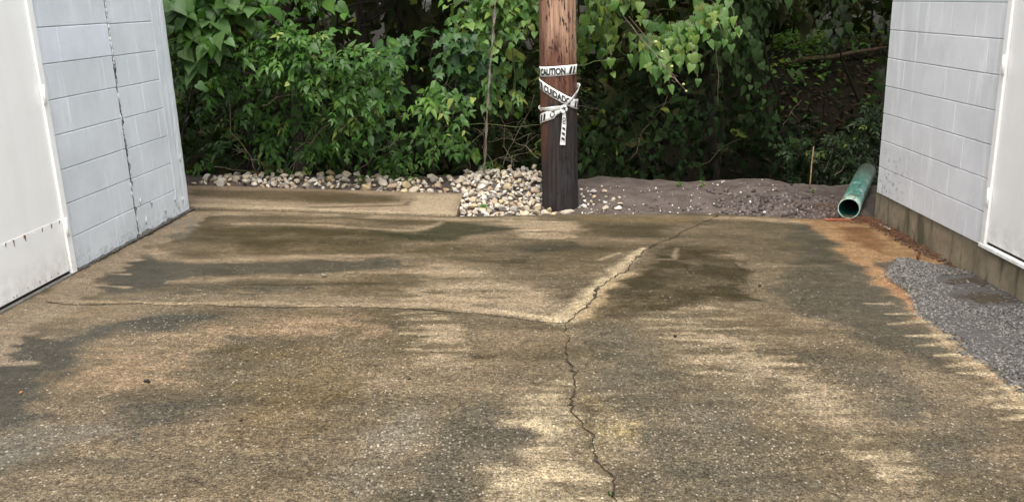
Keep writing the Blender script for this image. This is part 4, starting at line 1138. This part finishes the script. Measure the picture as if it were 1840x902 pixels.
def plant_(name, label, cat, blobs, kinds, size, tints, n_obj, seed, hang=0.0, per=6, twig_len=(.18, .38), stems=(), stem_m='bark', group=None, yel=.03, front=.75, gap=-.02):
    """blobs: (px, py, depth, half width px, half height px, half depth m, twigs)"""
    r = np.random.default_rng(seed); rr = random.Random(seed)
    base = aty(blobs[0][0], 300, blobs[0][2]); base.z = float(berm_h(base.x, base.y))
    root = thing(name, label, cat, base, 0, group)
    leaves = []; TW = Acc()
    for (px, py, Y, rx, rz, ry, n) in blobs:
        c = aty(px, py, Y); sx, sz = rx * Y / F, rz * Y / F
        for i in range(n):
            u = r.normal(size=3); u /= np.linalg.norm(u)
            if u[1] > 0 and r.random() < front: u[1] = -u[1]
            if u[2] < -.2 and r.random() < .35: u[2] = -u[2]
            k_ = r.uniform(.55, 1.05) if r.random() < .8 else r.uniform(.2, .7)
            s0 = Vector((c.x + u[0] * sx * k_, c.y + u[1] * ry * k_, c.z + u[2] * sz * k_))
            if mnoise.noise(s0 * 2.6 + Vector((seed, 0, 0))) < gap: continue
            d = Vector((u[0] * .7, u[1] * .7 - .35, u[2] * .35 + .15)) + Vector(r.normal(size=3)) * .38
            d.z -= hang * 1.4; d.normalize()
            L = r.uniform(*twig_len); m = max(2, int(per * L / twig_len[1] + r.random()))
            pts = [s0 + d * L * q + Vector((0, 0, -.30 * L * q * q)) for q in (0, .35, .7, 1)]
            TW.tube(pts, [.0035, .003, .002, .001], 3)
            tint0 = tints[int(r.integers(len(tints)))]
            for j in range(m):
                q = (j + .6) / m; p = s0 + d * L * q + Vector((0, 0, -.30 * L * q * q))
                side = Vector((-d.y, d.x, 0)); side = side.normalized() if side.length > .05 else Vector((1, 0, 0))
                sg = 1 if j % 2 else -1
                ax = d * r.uniform(.35, .9) + side * sg * r.uniform(.4, 1.0) + Vector((0, 0, -r.uniform(.05, .55) - hang * .9)) + Vector((0, -.18, 0))
                ax.normalize()
                up = Vector((0, -.42, .85)) + Vector(r.normal(size=3)) * .33
                zz = (up - ax * up.dot(ax)); zz.normalize(); yy = zz.cross(ax)
                s_ = size[0] + (size[1] - size[0]) * r.random() ** 1.4
                if j == m - 1: s_ *= .7
                kd = kinds[int(r.integers(len(kinds)))]; vi = int(r.integers(len(KINDS[kd])))
                tn = tint0 if r.random() < .6 else tints[int(r.integers(len(tints)))]
                if r.random() < yel: tn = G_YEL[int(r.integers(2))]
                leaves.append((p.y + .6 * abs(p.x) * 0 - .25 * p.z - s_ * 2, p, ax, yy, zz, s_ * (2.3 if kd == 'comp' else 1), kd, vi, tn))
    leaves.sort(key=lambda t: t[0])
    A = Acc()
    for i, (_, p, ax, yy, zz, s_, kd, vi, tn) in enumerate(leaves):
        if i < n_obj:
            o = bpy.data.objects.new('leaf', leaf_mesh(kd, vi, tn)); COL.objects.link(o); o.parent = root
            mt = Matrix(((ax.x, yy.x, zz.x, 0), (ax.y, yy.y, zz.y, 0), (ax.z, yy.z, zz.z, 0), (0, 0, 0, 1)))
            o.matrix_basis = Matrix.Translation(p - base) @ mt @ Matrix.Scale(s_, 4)
        else:
            V, T = KINDS[kd][vi]; m3 = np.array(((ax.x, yy.x, zz.x), (ax.y, yy.y, zz.y), (ax.z, yy.z, zz.z)))
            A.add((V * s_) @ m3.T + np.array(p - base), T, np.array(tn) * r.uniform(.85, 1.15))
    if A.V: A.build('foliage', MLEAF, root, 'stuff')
    for v in TW.V: v -= np.array(base, np.float32)
    TW.build('twigs', M[stem_m], root, 'stuff')
    for (pts, rad) in stems:
        S = Acc(); S.tube([p - base for p in pts], rad, 7); S.build('stem', M[stem_m], root)
    return root
def stem_px(a, b, r0, r1, amp, seed, n=8):
    """a, b: (px, py, depth)"""
    pts = wiggle(aty(*a), aty(*b), n, amp, seed); return pts, list(np.linspace(r0, r1, len(pts)))

plant('heart_leaf_vine', 'vine with very large heart-shaped leaves at the upper left beside the grey wall', 'vine',
      [(345, 35, 7.75, 60, 60, .2, 40), (325, -50, 7.9, 90, 60, .3, 30), (525, 8, 7.85, 65, 35, .2, 30), (430, -25, 8.3, 90, 45, .25, 22), (300, 80, 8.1, 60, 60, .2, 10)],
      ['heart'], (.12, .20), G_LIGHT[:2] + G_MID + [(.085, .150, .045), (.07, .14, .04)], 230, 41, .25, 4, (.2, .4), [stem_px((330, 330, 8.4), (350, -60, 8.3), .012, .006, .15, 1), stem_px((440, 330, 8.5), (500, -40, 8.4), .012, .006, .2, 2)], yel=.02)
plant('compound_leaf_shrub', 'dense green shrub with feathery divided leaves filling the space right of the left wall', 'shrub',
      [(420, 100, 7.85, 120, 50, .4, 125), (570, 100, 7.8, 110, 58, .4, 125), (480, -60, 8.3, 180, 90, .6, 70), (390, 190, 8.35, 100, 60, .35, 44), (520, 195, 8.35, 130, 60, .4, 64), (430, 260, 8.5, 120, 30, .3, 26), (600, 60, 8.2, 70, 40, .3, 36)],  # the high blob is out of view, added to block sky light
      ['comp', 'comp', 'comp', 'ovate', 'heart'], (.060, .105), G_MID + G_LIGHT[:3], 300, 42, .10, 5, (.16, .34),
      [stem_px((480, 322, 8.35), (450, 60, 8.3), .014, .005, .2, 3), stem_px((500, 322, 8.35), (590, 40, 8.3), .013, .005, .25, 4), stem_px((470, 320, 8.3), (370, 150, 8.2), .009, .004, .2, 5)])
plant('trailing_shrub', 'mid green small-leaved shrub trailing down to the stones left of the guy wire', 'shrub',
      [(665, 140, 7.85, 80, 45, .35, 66), (720, 220, 8.0, 110, 60, .35, 100), (640, 270, 8.25, 90, 30, .25, 40), (800, 165, 7.9, 75, 55, .35, 74), (780, 260, 8.25, 80, 30, .25, 36), (600, 285, 8.2, 40, 14, .2, 12), (700, 285, 8.1, 45, 18, .2, 26), (560, 255, 8.2, 60, 40, .25, 28)],
      ['ovate', 'ovate', 'comp', 'heart'], (.06, .105), G_LIGHT + G_MID, 300, 43, .22, 6, (.16, .36),
      [stem_px((690, 322, 8.2), (680, 120, 8.1), .01, .004, .2, 6), stem_px((760, 318, 8.3), (830, 130, 8.2), .01, .004, .2, 7), stem_px((640, 322, 8.2), (560, 220, 8.1), .007, .003, .15, 8)], yel=.05)
plant('broad_leaf_sapling', 'low sapling with broad lobed leaves in the gap below the far trunks', 'sapling',
      [(790, 75, 8.9, 95, 28, .3, 60), (720, 95, 8.8, 60, 30, .3, 30), (850, 95, 8.8, 50, 30, .25, 26), (760, 130, 8.9, 90, 30, .3, 34)],
      ['lobed', 'lobed', 'heart'], (.10, .17), [(.045, .110, .030), (.055, .125, .035), (.035, .09, .03)], 200, 44, .12, 4, (.2, .4), [stem_px((790, 330, 9.2), (780, 70, 9.0), .012, .006, .2, 9)], yel=.01)
plant('pole_side_vine', 'pale green vine with small heart-shaped leaves hanging over the guy wire left of the pole', 'vine',
      [(905, 40, 8.0, 65, 75, .3, 120), (930, 110, 7.95, 40, 40, .22, 46), (845, 100, 8.0, 45, 40, .22, 44), (900, -50, 8.1, 90, 60, .35, 60), (950, 20, 7.9, 35, 80, .25, 50), (890, 170, 8.1, 50, 30, .2, 26)],
      ['heart'], (.06, .105), G_PALE + G_LIGHT, 300, 45, .35, 5, (.18, .36), [stem_px((920, 200, 8.2), (930, -60, 8.2), .007, .004, .12, 10)], 'green_stem', yel=.05)
plant('hanging_vine', 'curtain of heart-shaped vine leaves hanging from above right of the pole', 'vine',
      [(1110, 10, 7.85, 55, 45, .22, 60), (1160, 40, 7.8, 70, 45, .22, 70), (1070, 50, 8.3, 40, 60, .22, 24), (1230, 10, 8.0, 80, 55, .28, 64), (1180, -70, 8.0, 200, 40, .35, 80), (1200, 80, 8.0, 60, 30, .22, 20), (1150, -230, 8.3, 230, 110, .75, 170), (1250, -190, 9.2, 260, 110, .7, 150)],  # topmost blobs are out of view, added to darken the hollow
      ['heart', 'heart', 'heart', 'lobed'], (.075, .125), G_PALE + G_LIGHT, 300, 46, .75, 5, (.16, .34), [stem_px((1130, 30, 7.9), (1234, 165, 7.75), .005, .003, .06, 12), stem_px((1300, -40, 8.3), (1290, 190, 8.2), .004, .002, .08, 13)], 'twig', yel=.06)
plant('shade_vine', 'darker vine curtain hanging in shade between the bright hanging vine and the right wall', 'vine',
      [(1310, 0, 8.4, 80, 70, .3, 70), (1385, 10, 8.5, 45, 80, .3, 50), (1310, 90, 8.6, 70, 40, .25, 36), (1380, 110, 8.7, 30, 40, .25, 16), (1400, -220, 8.7, 220, 110, .75, 170)],  # last blob is unseen overhead foliage, added to cut the light
      ['heart', 'heart', 'ovate'], (.07, .115), [(.022, .042, .016), (.030, .055, .02), (.016, .032, .012), (.04, .07, .024)], 260, 53, .75, 5, (.16, .36), [], 'bark', yel=.01, matt=True)  # shade is painted into these darker leaf tints
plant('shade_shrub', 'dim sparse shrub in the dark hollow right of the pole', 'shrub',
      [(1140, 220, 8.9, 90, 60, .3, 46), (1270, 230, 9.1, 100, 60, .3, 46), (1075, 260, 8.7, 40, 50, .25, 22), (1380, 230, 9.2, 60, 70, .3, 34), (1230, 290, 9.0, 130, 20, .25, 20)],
      ['ovate', 'heart'], (.06, .11), [(.010, .022, .007), (.016, .034, .011), (.024, .050, .016)], 160, 47, .3, 4, (.2, .4), [stem_px((1160, 320, 9.1), (1130, 160, 9.0), .008, .004, .2, 14), stem_px((1290, 320, 9.3), (1300, 150, 9.2), .008, .004, .2, 15)], matt=True, yel=.004)  # near-black tints and matt finish paint the hollow's shade
plant('ivy_thicket', 'small-leaved dark thicket behind the green pipe', 'shrub',
      [(1500, 245, 8.9, 60, 45, .3, 80), (1555, 235, 8.7, 40, 55, .25, 60), (1450, 280, 9.0, 60, 35, .25, 46), (1530, 290, 8.7, 50, 30, .2, 40)],
      ['ovate', 'comp'], (.035, .06), G_DARK + [(.02, .04, .012)], 220, 48, .15, 7, (.15, .3), [stem_px((1510, 320, 9.0), (1490, 170, 8.9), .007, .003, .2, 16)])
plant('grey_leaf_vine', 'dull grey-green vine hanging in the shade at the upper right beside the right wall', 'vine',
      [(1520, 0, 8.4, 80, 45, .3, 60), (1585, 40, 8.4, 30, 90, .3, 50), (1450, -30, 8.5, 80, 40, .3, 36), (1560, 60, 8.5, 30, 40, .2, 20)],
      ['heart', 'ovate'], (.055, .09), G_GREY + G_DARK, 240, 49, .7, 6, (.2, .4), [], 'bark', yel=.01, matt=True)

# ------------------------------------------------------------------ TREES behind the ditch (crowns out of view, shaped and placed to shade the hollow)
def tree(label, x, y, h, r0, crown, n, seed, tints=G_DARK + G_MID, lean=(0, 0)):
    rr = np.random.default_rng(seed); z0 = float(berm_h(x, y)) - .1
    b = thing('tree', label, 'tree', (x, y, z0), 0, 'trees beyond the ditch')
    T_ = Acc(); top = Vector((lean[0], lean[1], h))
    pts = wiggle((0, 0, 0), top, 10, .25, seed); T_.tube(pts, list(np.linspace(r0, r0 * .4, 11)), 9); T_.build('trunk', M['bark'], b)
    L_ = Acc()
    for i in range(9):
        q = .45 + .5 * rr.random(); p = Vector(pts[int(q * 10)]); a = rr.uniform(0, 2 * PI); l = rr.uniform(.8, 2.0)
        L_.tube(wiggle(p, p + Vector((math.cos(a) * l, math.sin(a) * l, rr.uniform(.2, 1))), 5, .2, seed + i), list(np.linspace(r0 * .35, .01, 6)), 5)
    L_.build('limbs', M['bark'], b)
    A = Acc(); V0, T0 = OVATE[0]; cl = rr.normal(size=(26, 3)); cl /= np.linalg.norm(cl, axis=1)[:, None]; cl *= rr.uniform(.35, 1, (26, 1))
    cx, cy_, cz, sx, sy, sz = crown
    for i in range(n):
        c = cl[int(rr.integers(26))]; p = (np.array((cx, cy_, cz)) + c * np.array((sx, sy, sz)) + rr.normal(size=3) * np.array((.42, .42, .26)))
        if p[2] < cz - sz * 1.1: continue
        ax = rr.normal(size=3); ax[2] -= .5; ax /= np.linalg.norm(ax); up = rr.normal(size=3) * .5 + (0, 0, 1); up -= ax * (up @ ax); up /= np.linalg.norm(up); yy = np.cross(up, ax)
        s_ = rr.uniform(.24, .44); A.add((V0 * s_) @ np.stack([ax, yy, up], 1).T + p - np.array((x, y, z0)), T0, np.array(tints[int(rr.integers(len(tints)))]) * rr.uniform(.7, 1.2))
    A.build('crown', M['leaf_matt'], b, 'stuff')
t1 = aty(655, 60, 12.5); tree('slim dark trunk in the gap at the top of the picture, above the shrubs', t1.x, 12.5, 7, .075, (t1.x - 1.2, 11.6, 4.6, 2.6, 2.2, 1.7), 1500, 61)
t2 = aty(742, 40, 14.5); tree('thin leaning trunk just right of the slim dark trunk, beyond the ditch', t2.x, 14.5, 7, .05, (t2.x + .6, 13.8, 4.9, 2.2, 1.8, 1.4), 900, 62, lean=(-.4, 0))
t3 = aty(1290, 60, 11.6); tree('shaded tree in the hollow right of the pole, hidden by hanging vines', t3.x, 11.6, 7, .07, (t3.x - .3, 9.9, 3.3, 2.6, 1.9, 1.5), 2600, 63)
t4 = aty(1625, 60, 11.9); tree('shaded tree behind the vine curtain at the right', t4.x, 11.6, 7, .10, (t4.x - .9, 10.0, 3.4, 2.5, 2.1, 1.5), 2600, 64)
t5 = aty(520, 60, 10.6); tree('tree behind the dense left shrub', t5.x, 10.6, 6, .08, (t5.x - .2, 10.0, 3.6, 2.6, 1.8, 1.5), 2200, 65)

# ------------------------------------------------------------------ far thicket: one leafy mass closing the view
def far_woods():
    A = Acc(); r = np.random.default_rng(71); V0, T0 = OVATE[1]
    B = [(.030, .026, .012), (.045, .034, .016), (.022, .028, .011), (.030, .022, .012), (.018, .022, .009), (.16, .19, .035)]  # last tint paints bright glints among the dark leaves
    n = 19000
    for i in range(n):
        y = r.uniform(13.5, 22); x = r.uniform(-.62, .62) * y * 1.15; z = float(berm_h(x, y)) + 6.5 * r.random() ** 1.7 * (1 if x / y < .27 else .8)
        if vnoise(np.array([x]), np.array([z]), .8, .8, 3, 4)[0] < .25 and y < 19: continue
        if .28 < x / y < .43 and z < 1.0 and y < 20: continue
        ax = r.normal(size=3); ax /= np.linalg.norm(ax); up = r.normal(size=3); up -= ax * (up @ ax); up /= np.linalg.norm(up); yy = np.cross(up, ax)
        s_ = r.uniform(.22, .5); A.add((V0 * s_) @ np.stack([ax, yy, up], 1).T + (x, y, z), T0, np.array(B[int(r.integers(5))] if r.random() > .07 else B[5]) * r.uniform(.7, 1.2))
    for i in range(90):
        y = r.uniform(13.0, 19); x = r.uniform(-.6, .6) * y; z = float(berm_h(x, y)); rad = r.uniform(.008, .03)
        A.tube(wiggle((x, y, z - .1), (x + r.normal() * .5, y, z + r.uniform(2, 5)), 6, .25, i), list(np.linspace(rad, rad * .5, 7)), 5, (.018, .013, .009))
    o = A.build('far_thicket', M['leaf_matt'], None, 'stuff'); tag(o, 'brownish far thicket of stems and leaves closing the view beyond the ditch', 'thicket')
far_woods()
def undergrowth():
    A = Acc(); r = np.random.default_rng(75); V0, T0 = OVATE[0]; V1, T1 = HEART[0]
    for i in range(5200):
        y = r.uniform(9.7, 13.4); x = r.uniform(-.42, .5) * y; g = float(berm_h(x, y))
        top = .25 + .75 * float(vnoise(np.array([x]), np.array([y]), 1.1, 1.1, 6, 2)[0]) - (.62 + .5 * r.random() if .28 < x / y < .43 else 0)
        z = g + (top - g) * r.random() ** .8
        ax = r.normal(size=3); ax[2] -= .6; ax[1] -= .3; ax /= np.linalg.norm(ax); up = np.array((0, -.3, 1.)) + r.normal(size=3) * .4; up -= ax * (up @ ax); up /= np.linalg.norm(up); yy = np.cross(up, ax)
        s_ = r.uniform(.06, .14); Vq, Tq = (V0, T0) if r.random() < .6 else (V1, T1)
        A.add((Vq * s_) @ np.stack([ax, yy, up], 1).T + (x, y, z), Tq, np.array(G_DARK[int(r.integers(4))]) * r.uniform(.12, .42))  # tints scaled down to paint deep shade into the leaves
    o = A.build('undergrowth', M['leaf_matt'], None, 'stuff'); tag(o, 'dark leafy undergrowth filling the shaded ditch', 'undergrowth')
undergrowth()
def floor_cover():
    A = Acc(); r = np.random.default_rng(72); V0, T0 = OVATE[0]
    for i in range(6200):
        y = r.uniform(9.5, 18.5); x = r.uniform(-.5, .55) * y
        if i >= 4200: y = r.uniform(13.2, 19); x = r.uniform(.29, .42) * y
        green = (r.random() < .8) if i >= 4200 and x / y < .352 and y > 14.8 else (False if i >= 4200 else True) and fbm(np.array([x]), np.array([y]), .7, .7, 5., 3)[0] > .5
        z = float(berm_h(x, y)) + (r.uniform(0, .22) if green else .01)
        ax = r.normal(size=3) * (1, 1, .25); ax /= np.linalg.norm(ax); up = np.array((0, -.2, 1.)) + r.normal(size=3) * .35; up -= ax * (up @ ax); up /= np.linalg.norm(up); yy = np.cross(up, ax)
        s_ = r.uniform(.06, .13); c = (G_PALE if i >= 4200 else G_LIGHT)[int(r.integers(5))] if green else ((.045, .029, .016), (.024, .017, .010), (.06, .04, .022))[int(r.integers(3))]  # paler greens in the gap paint a lit patch into the leaf colour
        A.add((V0 * s_) @ np.stack([ax, yy, up], 1).T + (x, y, z), T0, np.array(c))
    o = A.build('ground_cover', M['leaf_matt'], None, 'stuff'); tag(o, 'low green ground cover and fallen brown leaves on the forest floor', 'ground cover')
floor_cover()
# fallen log seen through the gap at the right
a, b = aty(1418, 112, 15.2), aty(1600, 118, 15.6)
for q in (a, b): q.z = float(berm_h(q.x, q.y)) + .12
S = Acc(); S.tube(wiggle(a, b, 8, .08, 4), [.03, .035, .04, .04, .036, .03, .03, .026, .02], 10); lg = S.build('fallen_log', m_simple('dry_log', (.055, .036, .022), (.10, .066, .04), 14, .9, .2), None); tag(lg, 'brown fallen log on the forest floor seen through the gap by the right wall', 'log')

# ------------------------------------------------------------------ guy wire, bare twigs, tendrils, small weeds
gw = thing('guy_wire', 'thin grey guy wire with dead vine round it, rising from the stone heap', 'guy wire', (0, 0, 0))
pts = [aty(870, 312, 7.72), aty(874, 230, 7.66), aty(880, 130, 7.6), aty(886, 60, 7.55), aty(892, -20, 7.5), aty(905, -300, 7.3)]
S = Acc(); S.tube(pts, .006, 7); S.build('wire', M['wire'], gw)
S = Acc()
for k_ in range(2):
    q = []
    for i in range(60):
        t = i / 59; f_ = t * 4.0; a = min(3, int(f_)); p = pts[a].lerp(pts[a + 1], f_ - a); ang = t * 26 + k_ * 3
        q.append(p + Vector((math.cos(ang) * .011, math.sin(ang) * .011, 0)))
    S.tube(q, .0035, 4)
S.build('dead_vine', M['twig'], gw)
m_bud = m_simple('pale_bud', (.42, .40, .22), (.30, .34, .12), 30, .6, .3, 0)
def brush(label, items, m, seed, name='bare_twigs'):
    b = thing(name, label, 'twigs', (0, 0, 0))
    for i, (a, c, r0, amp) in enumerate(items):
        S = Acc(); pts, rad = stem_px(a, c, r0, r0 * .45, amp, seed + i, 8); S.tube(pts, rad, 5)
        rr = random.Random(seed * 3 + i)
        for j in range(3):
            p = pts[rr.randrange(3, 8)]; S.tube(wiggle(p, p + Vector((rr.uniform(-.2, .2), rr.uniform(-.1, .05), rr.uniform(-.12, .15))), 4, .05, seed + j), [r0 * .4, r0 * .35, r0 * .3, r0 * .2, .0006], 4)
        S.build('twig', m, b)
brush('tangle of dry bare twigs in the shade just left of the utility pole', [((900, 310, 8.2), (960, 170, 8.0), .005, .12), ((860, 300, 8.2), (965, 265, 8.0), .004, .1), ((930, 290, 8.1), (880, 180, 8.1), .004, .12), ((968, 285, 7.9), (900, 230, 8.1), .004, .08), ((915, 310, 8.0), (950, 240, 8.0), .003, .08), ((840, 310, 8.2), (870, 210, 8.1), .004, .1), ((955, 240, 7.9), (870, 255, 8.2), .003, .06), ((890, 315, 8.1), (850, 230, 8.2), .003, .1)], M['twig'], 81)
brush('arching grey twigs reaching through the left shrub', [((470, 322, 8.1), (380, 120, 7.75), .005, .15), ((500, 322, 8.1), (640, 180, 7.7), .005, .15), ((330, 130, 7.8), (400, 170, 7.7), .003, .06), ((480, 300, 8.0), (420, 260, 7.8), .004, .1), ((520, 320, 8.0), (560, 230, 7.8), .004, .1), ((640, 310, 8.0), (720, 240, 7.6), .004, .1), ((720, 210, 7.6), (820, 190, 7.7), .0035, .08), ((470, 190, 7.6), (560, 160, 7.55), .003, .06), ((600, 240, 7.6), (680, 190, 7.6), .003, .06), ((385, 300, 8.0), (480, 310, 8.0), .0035, .06)], M['twig'], 91)
brush('thin green tendrils stretched across the dark gap on both sides of the pole', [((800, 228, 7.9), (972, 224, 7.4), .0025, .05), ((1040, 118, 7.4), (1122, 104, 7.7), .0025, .03), ((940, 70, 7.8), (915, 140, 7.9), .003, .06), ((1040, 160, 7.6), (1075, 170, 8.0), .002, .04)], M['green_stem'], 97, 'vine_tendril')
brush('bare brown vine shoot with pale buds dangling out of the hanging vine', [((1120, 30, 7.7), (1232, 162, 7.6), .005, .03)], M['twig'], 99)
brush('dead thin stalks lying in the gloom under the hanging vines', [((1040, 190, 8.6), (1080, 200, 8.6), .003, .05), ((1120, 300, 9.0), (1200, 170, 8.9), .004, .1), ((1250, 300, 9.1), (1330, 250, 9.1), .004, .1), ((1400, 240, 9.0), (1440, 180, 9.0), .004, .06), ((1480, 310, 8.6), (1500, 250, 8.7), .004, .05), ((1500, 315, 8.4), (1550, 280, 8.5), .003, .06)], M['twig'], 103)
sh = [o for o in bpy.data.objects if o.get('label', '').startswith('bare brown vine shoot')][0]
for i, q in enumerate(((1178, 76), (1190, 94), (1207, 120), (1228, 152), (1233, 164))):
    p = aty(q[0], q[1], 7.6); P = IV1 * np.array((.017, .012, .014)) * (1.1 - .08 * i)
    o = obj_me('bud', mesh_np('bud', P, IT1, m_bud, True), sh); o.location = p
def sprout(px, py, label, hgt, n, seed, tints, dz=0.0, lsize=(.025, .045), Y=None, kd='ovate'):
    rr = np.random.default_rng(seed)
    if Y is None: p = Vector(ground(px, py, dz)); p.z = max(float(berm_h(p.x, p.y)), float(zpl(p.x))) if dz == 0 else p.z
    else:
        p = aty(px, py, Y); p.z = float(berm_h(p.x, Y))
    b = thing('weed', label, 'weed', p, 0)
    S = Acc()
    for i in range(max(2, n // 5)):
        S.tube(wiggle((0, 0, -.01), (rr.normal() * hgt * .35, rr.normal() * hgt * .2, hgt * rr.uniform(.7, 1.1)), 4, .02, seed + i), [.0025, .002, .002, .0015, .001], 4)
    S.build('stem', M['green_stem'], b)
    for i in range(n):
        q = Vector((rr.normal() * hgt * .3, rr.normal() * hgt * .2, hgt * rr.uniform(.25, 1.1))); ax = Vector((rr.normal(), rr.normal() - .4, rr.uniform(-.4, .5))).normalized()
        up = Vector((0, -.4, 1)); zz = (up - ax * up.dot(ax)).normalized(); yy = zz.cross(ax); s_ = rr.uniform(*lsize)
        o = bpy.data.objects.new('leaf', leaf_mesh(kd, int(rr.integers(3)), tints[int(rr.integers(len(tints)))])); COL.objects.link(o); o.parent = b
        o.matrix_basis = Matrix.Translation(q) @ Matrix(((ax.x, yy.x, zz.x, 0), (ax.y, yy.y, zz.y, 0), (ax.z, yy.z, zz.z, 0), (0, 0, 0, 1))) @ Matrix.Scale(s_, 4)
sprout(352, 312, 'little green weed among the stones beside the left wall corner', .11, 14, 1, G_LIGHT, Y=7.85)
sprout(650, 330, 'little green weed poking out of the stone border under the trailing shrub', .09, 14, 2, G_LIGHT, Y=7.75)
sprout(730, 300, 'bright yellow-green sprig at the foot of the trailing shrub', .16, 18, 3, G_YEL + G_LIGHT, Y=7.9)
sprout(868, 368, 'tiny green weed in the front of the stone heap', .05, 9, 4, G_LIGHT, Y=7.05)
sprout(1222, 326, 'left of two tiny sprouts on the crest of the soil berm', .05, 9, 5, G_LIGHT, Y=7.72, lsize=(.02, .035))
sprout(1262, 328, 'right of two tiny sprouts on the crest of the soil berm', .05, 10, 6, G_LIGHT + G_YEL, Y=7.68, lsize=(.02, .035))
sprout(1466, 326, 'tiny yellow-green sprout at the foot of the dry upright stalk', .03, 6, 7, G_YEL, Y=7.6, lsize=(.015, .03))
sprout(1100, 888, 'tiny green weed growing in the near end of the long crack', .015, 6, 8, G_DARK, lsize=(.008, .016))
st = thing('dry_stalk', 'single dry upright stalk standing on the berm left of the green pipe', 'stalk', aty(1456, 328, 7.62)); S = Acc(); S.tube(wiggle((0, 0, -.06), (.01, 0, .31), 5, .01, 3), [.007, .0065, .006, .006, .005, .004], 6); S.build('stem', m_simple('straw_stalk', (.34, .25, .13), (.24, .16, .08), 40, .8, .3, 0), st)
# scraps on the concrete
def scrap(name, px, py, label, cat, m, L, w_, seed):
    g = ground(px, py); rr = random.Random(seed); S = Acc()
    S.tube(wiggle((-L / 2, 0, w_ * .5), (L / 2, rr.uniform(-.01, .01), w_ * .6), 4, .01, seed), [w_ * .3, w_ * .6, w_ * .7, w_ * .5, w_ * .2], 6)
    S.tube(wiggle((0, 0, w_ * .5), (L * .2, L * .25, w_), 3, .005, seed + 1), [w_ * .3, w_ * .4, w_ * .3, w_ * .1], 5)
    o = S.build(name, m); tag(o, label, cat); o.location = (g[0], g[1], g[2] + .003); o.rotation_euler = (0, 0, rr.uniform(-.4, .4))
dk = m_simple('dark_debris', (.012, .010, .008), (.035, .028, .02), 60, .8, .3, 0); lt = m_simple('orange_debris', (.40, .17, .06), (.30, .13, .05), 40, .6, .3, 0)
scrap('twig_scrap', 265, 687, 'dark curled scrap on the pale concrete at the lower left', 'debris', dk, .03, .010, 1)
scrap('leaf_scrap', 38, 708, 'tiny orange leaf scrap on the dark concrete near the left edge of the picture', 'debris', lt, .014, .008, 2)
scrap('twig_scrap', 583, 497, 'small pale-and-dark pebble-like scrap between the left wall and the middle of the drive', 'debris', m_simple('pebble_debris', (.10, .09, .07), (.30, .27, .2), 80, .8, .3, 0), .034, .013, 3)
scrap('twig_scrap', 1213, 606, 'black speck of debris right of where the three cracks meet', 'debris', dk, .016, .010, 4)
scrap('twig_scrap', 736, 683, 'dark sliver left of the pale band beside the near crack', 'debris', dk, .02, .005, 5)
scrap('twig_scrap', 434, 757, 'dark sliver on the brown stain at the lower left middle', 'debris', dk, .018, .005, 6)
scrap('twig_scrap', 1365, 515, 'black speck at the corner of the dark stain in the right half', 'debris', dk, .02, .009, 7)
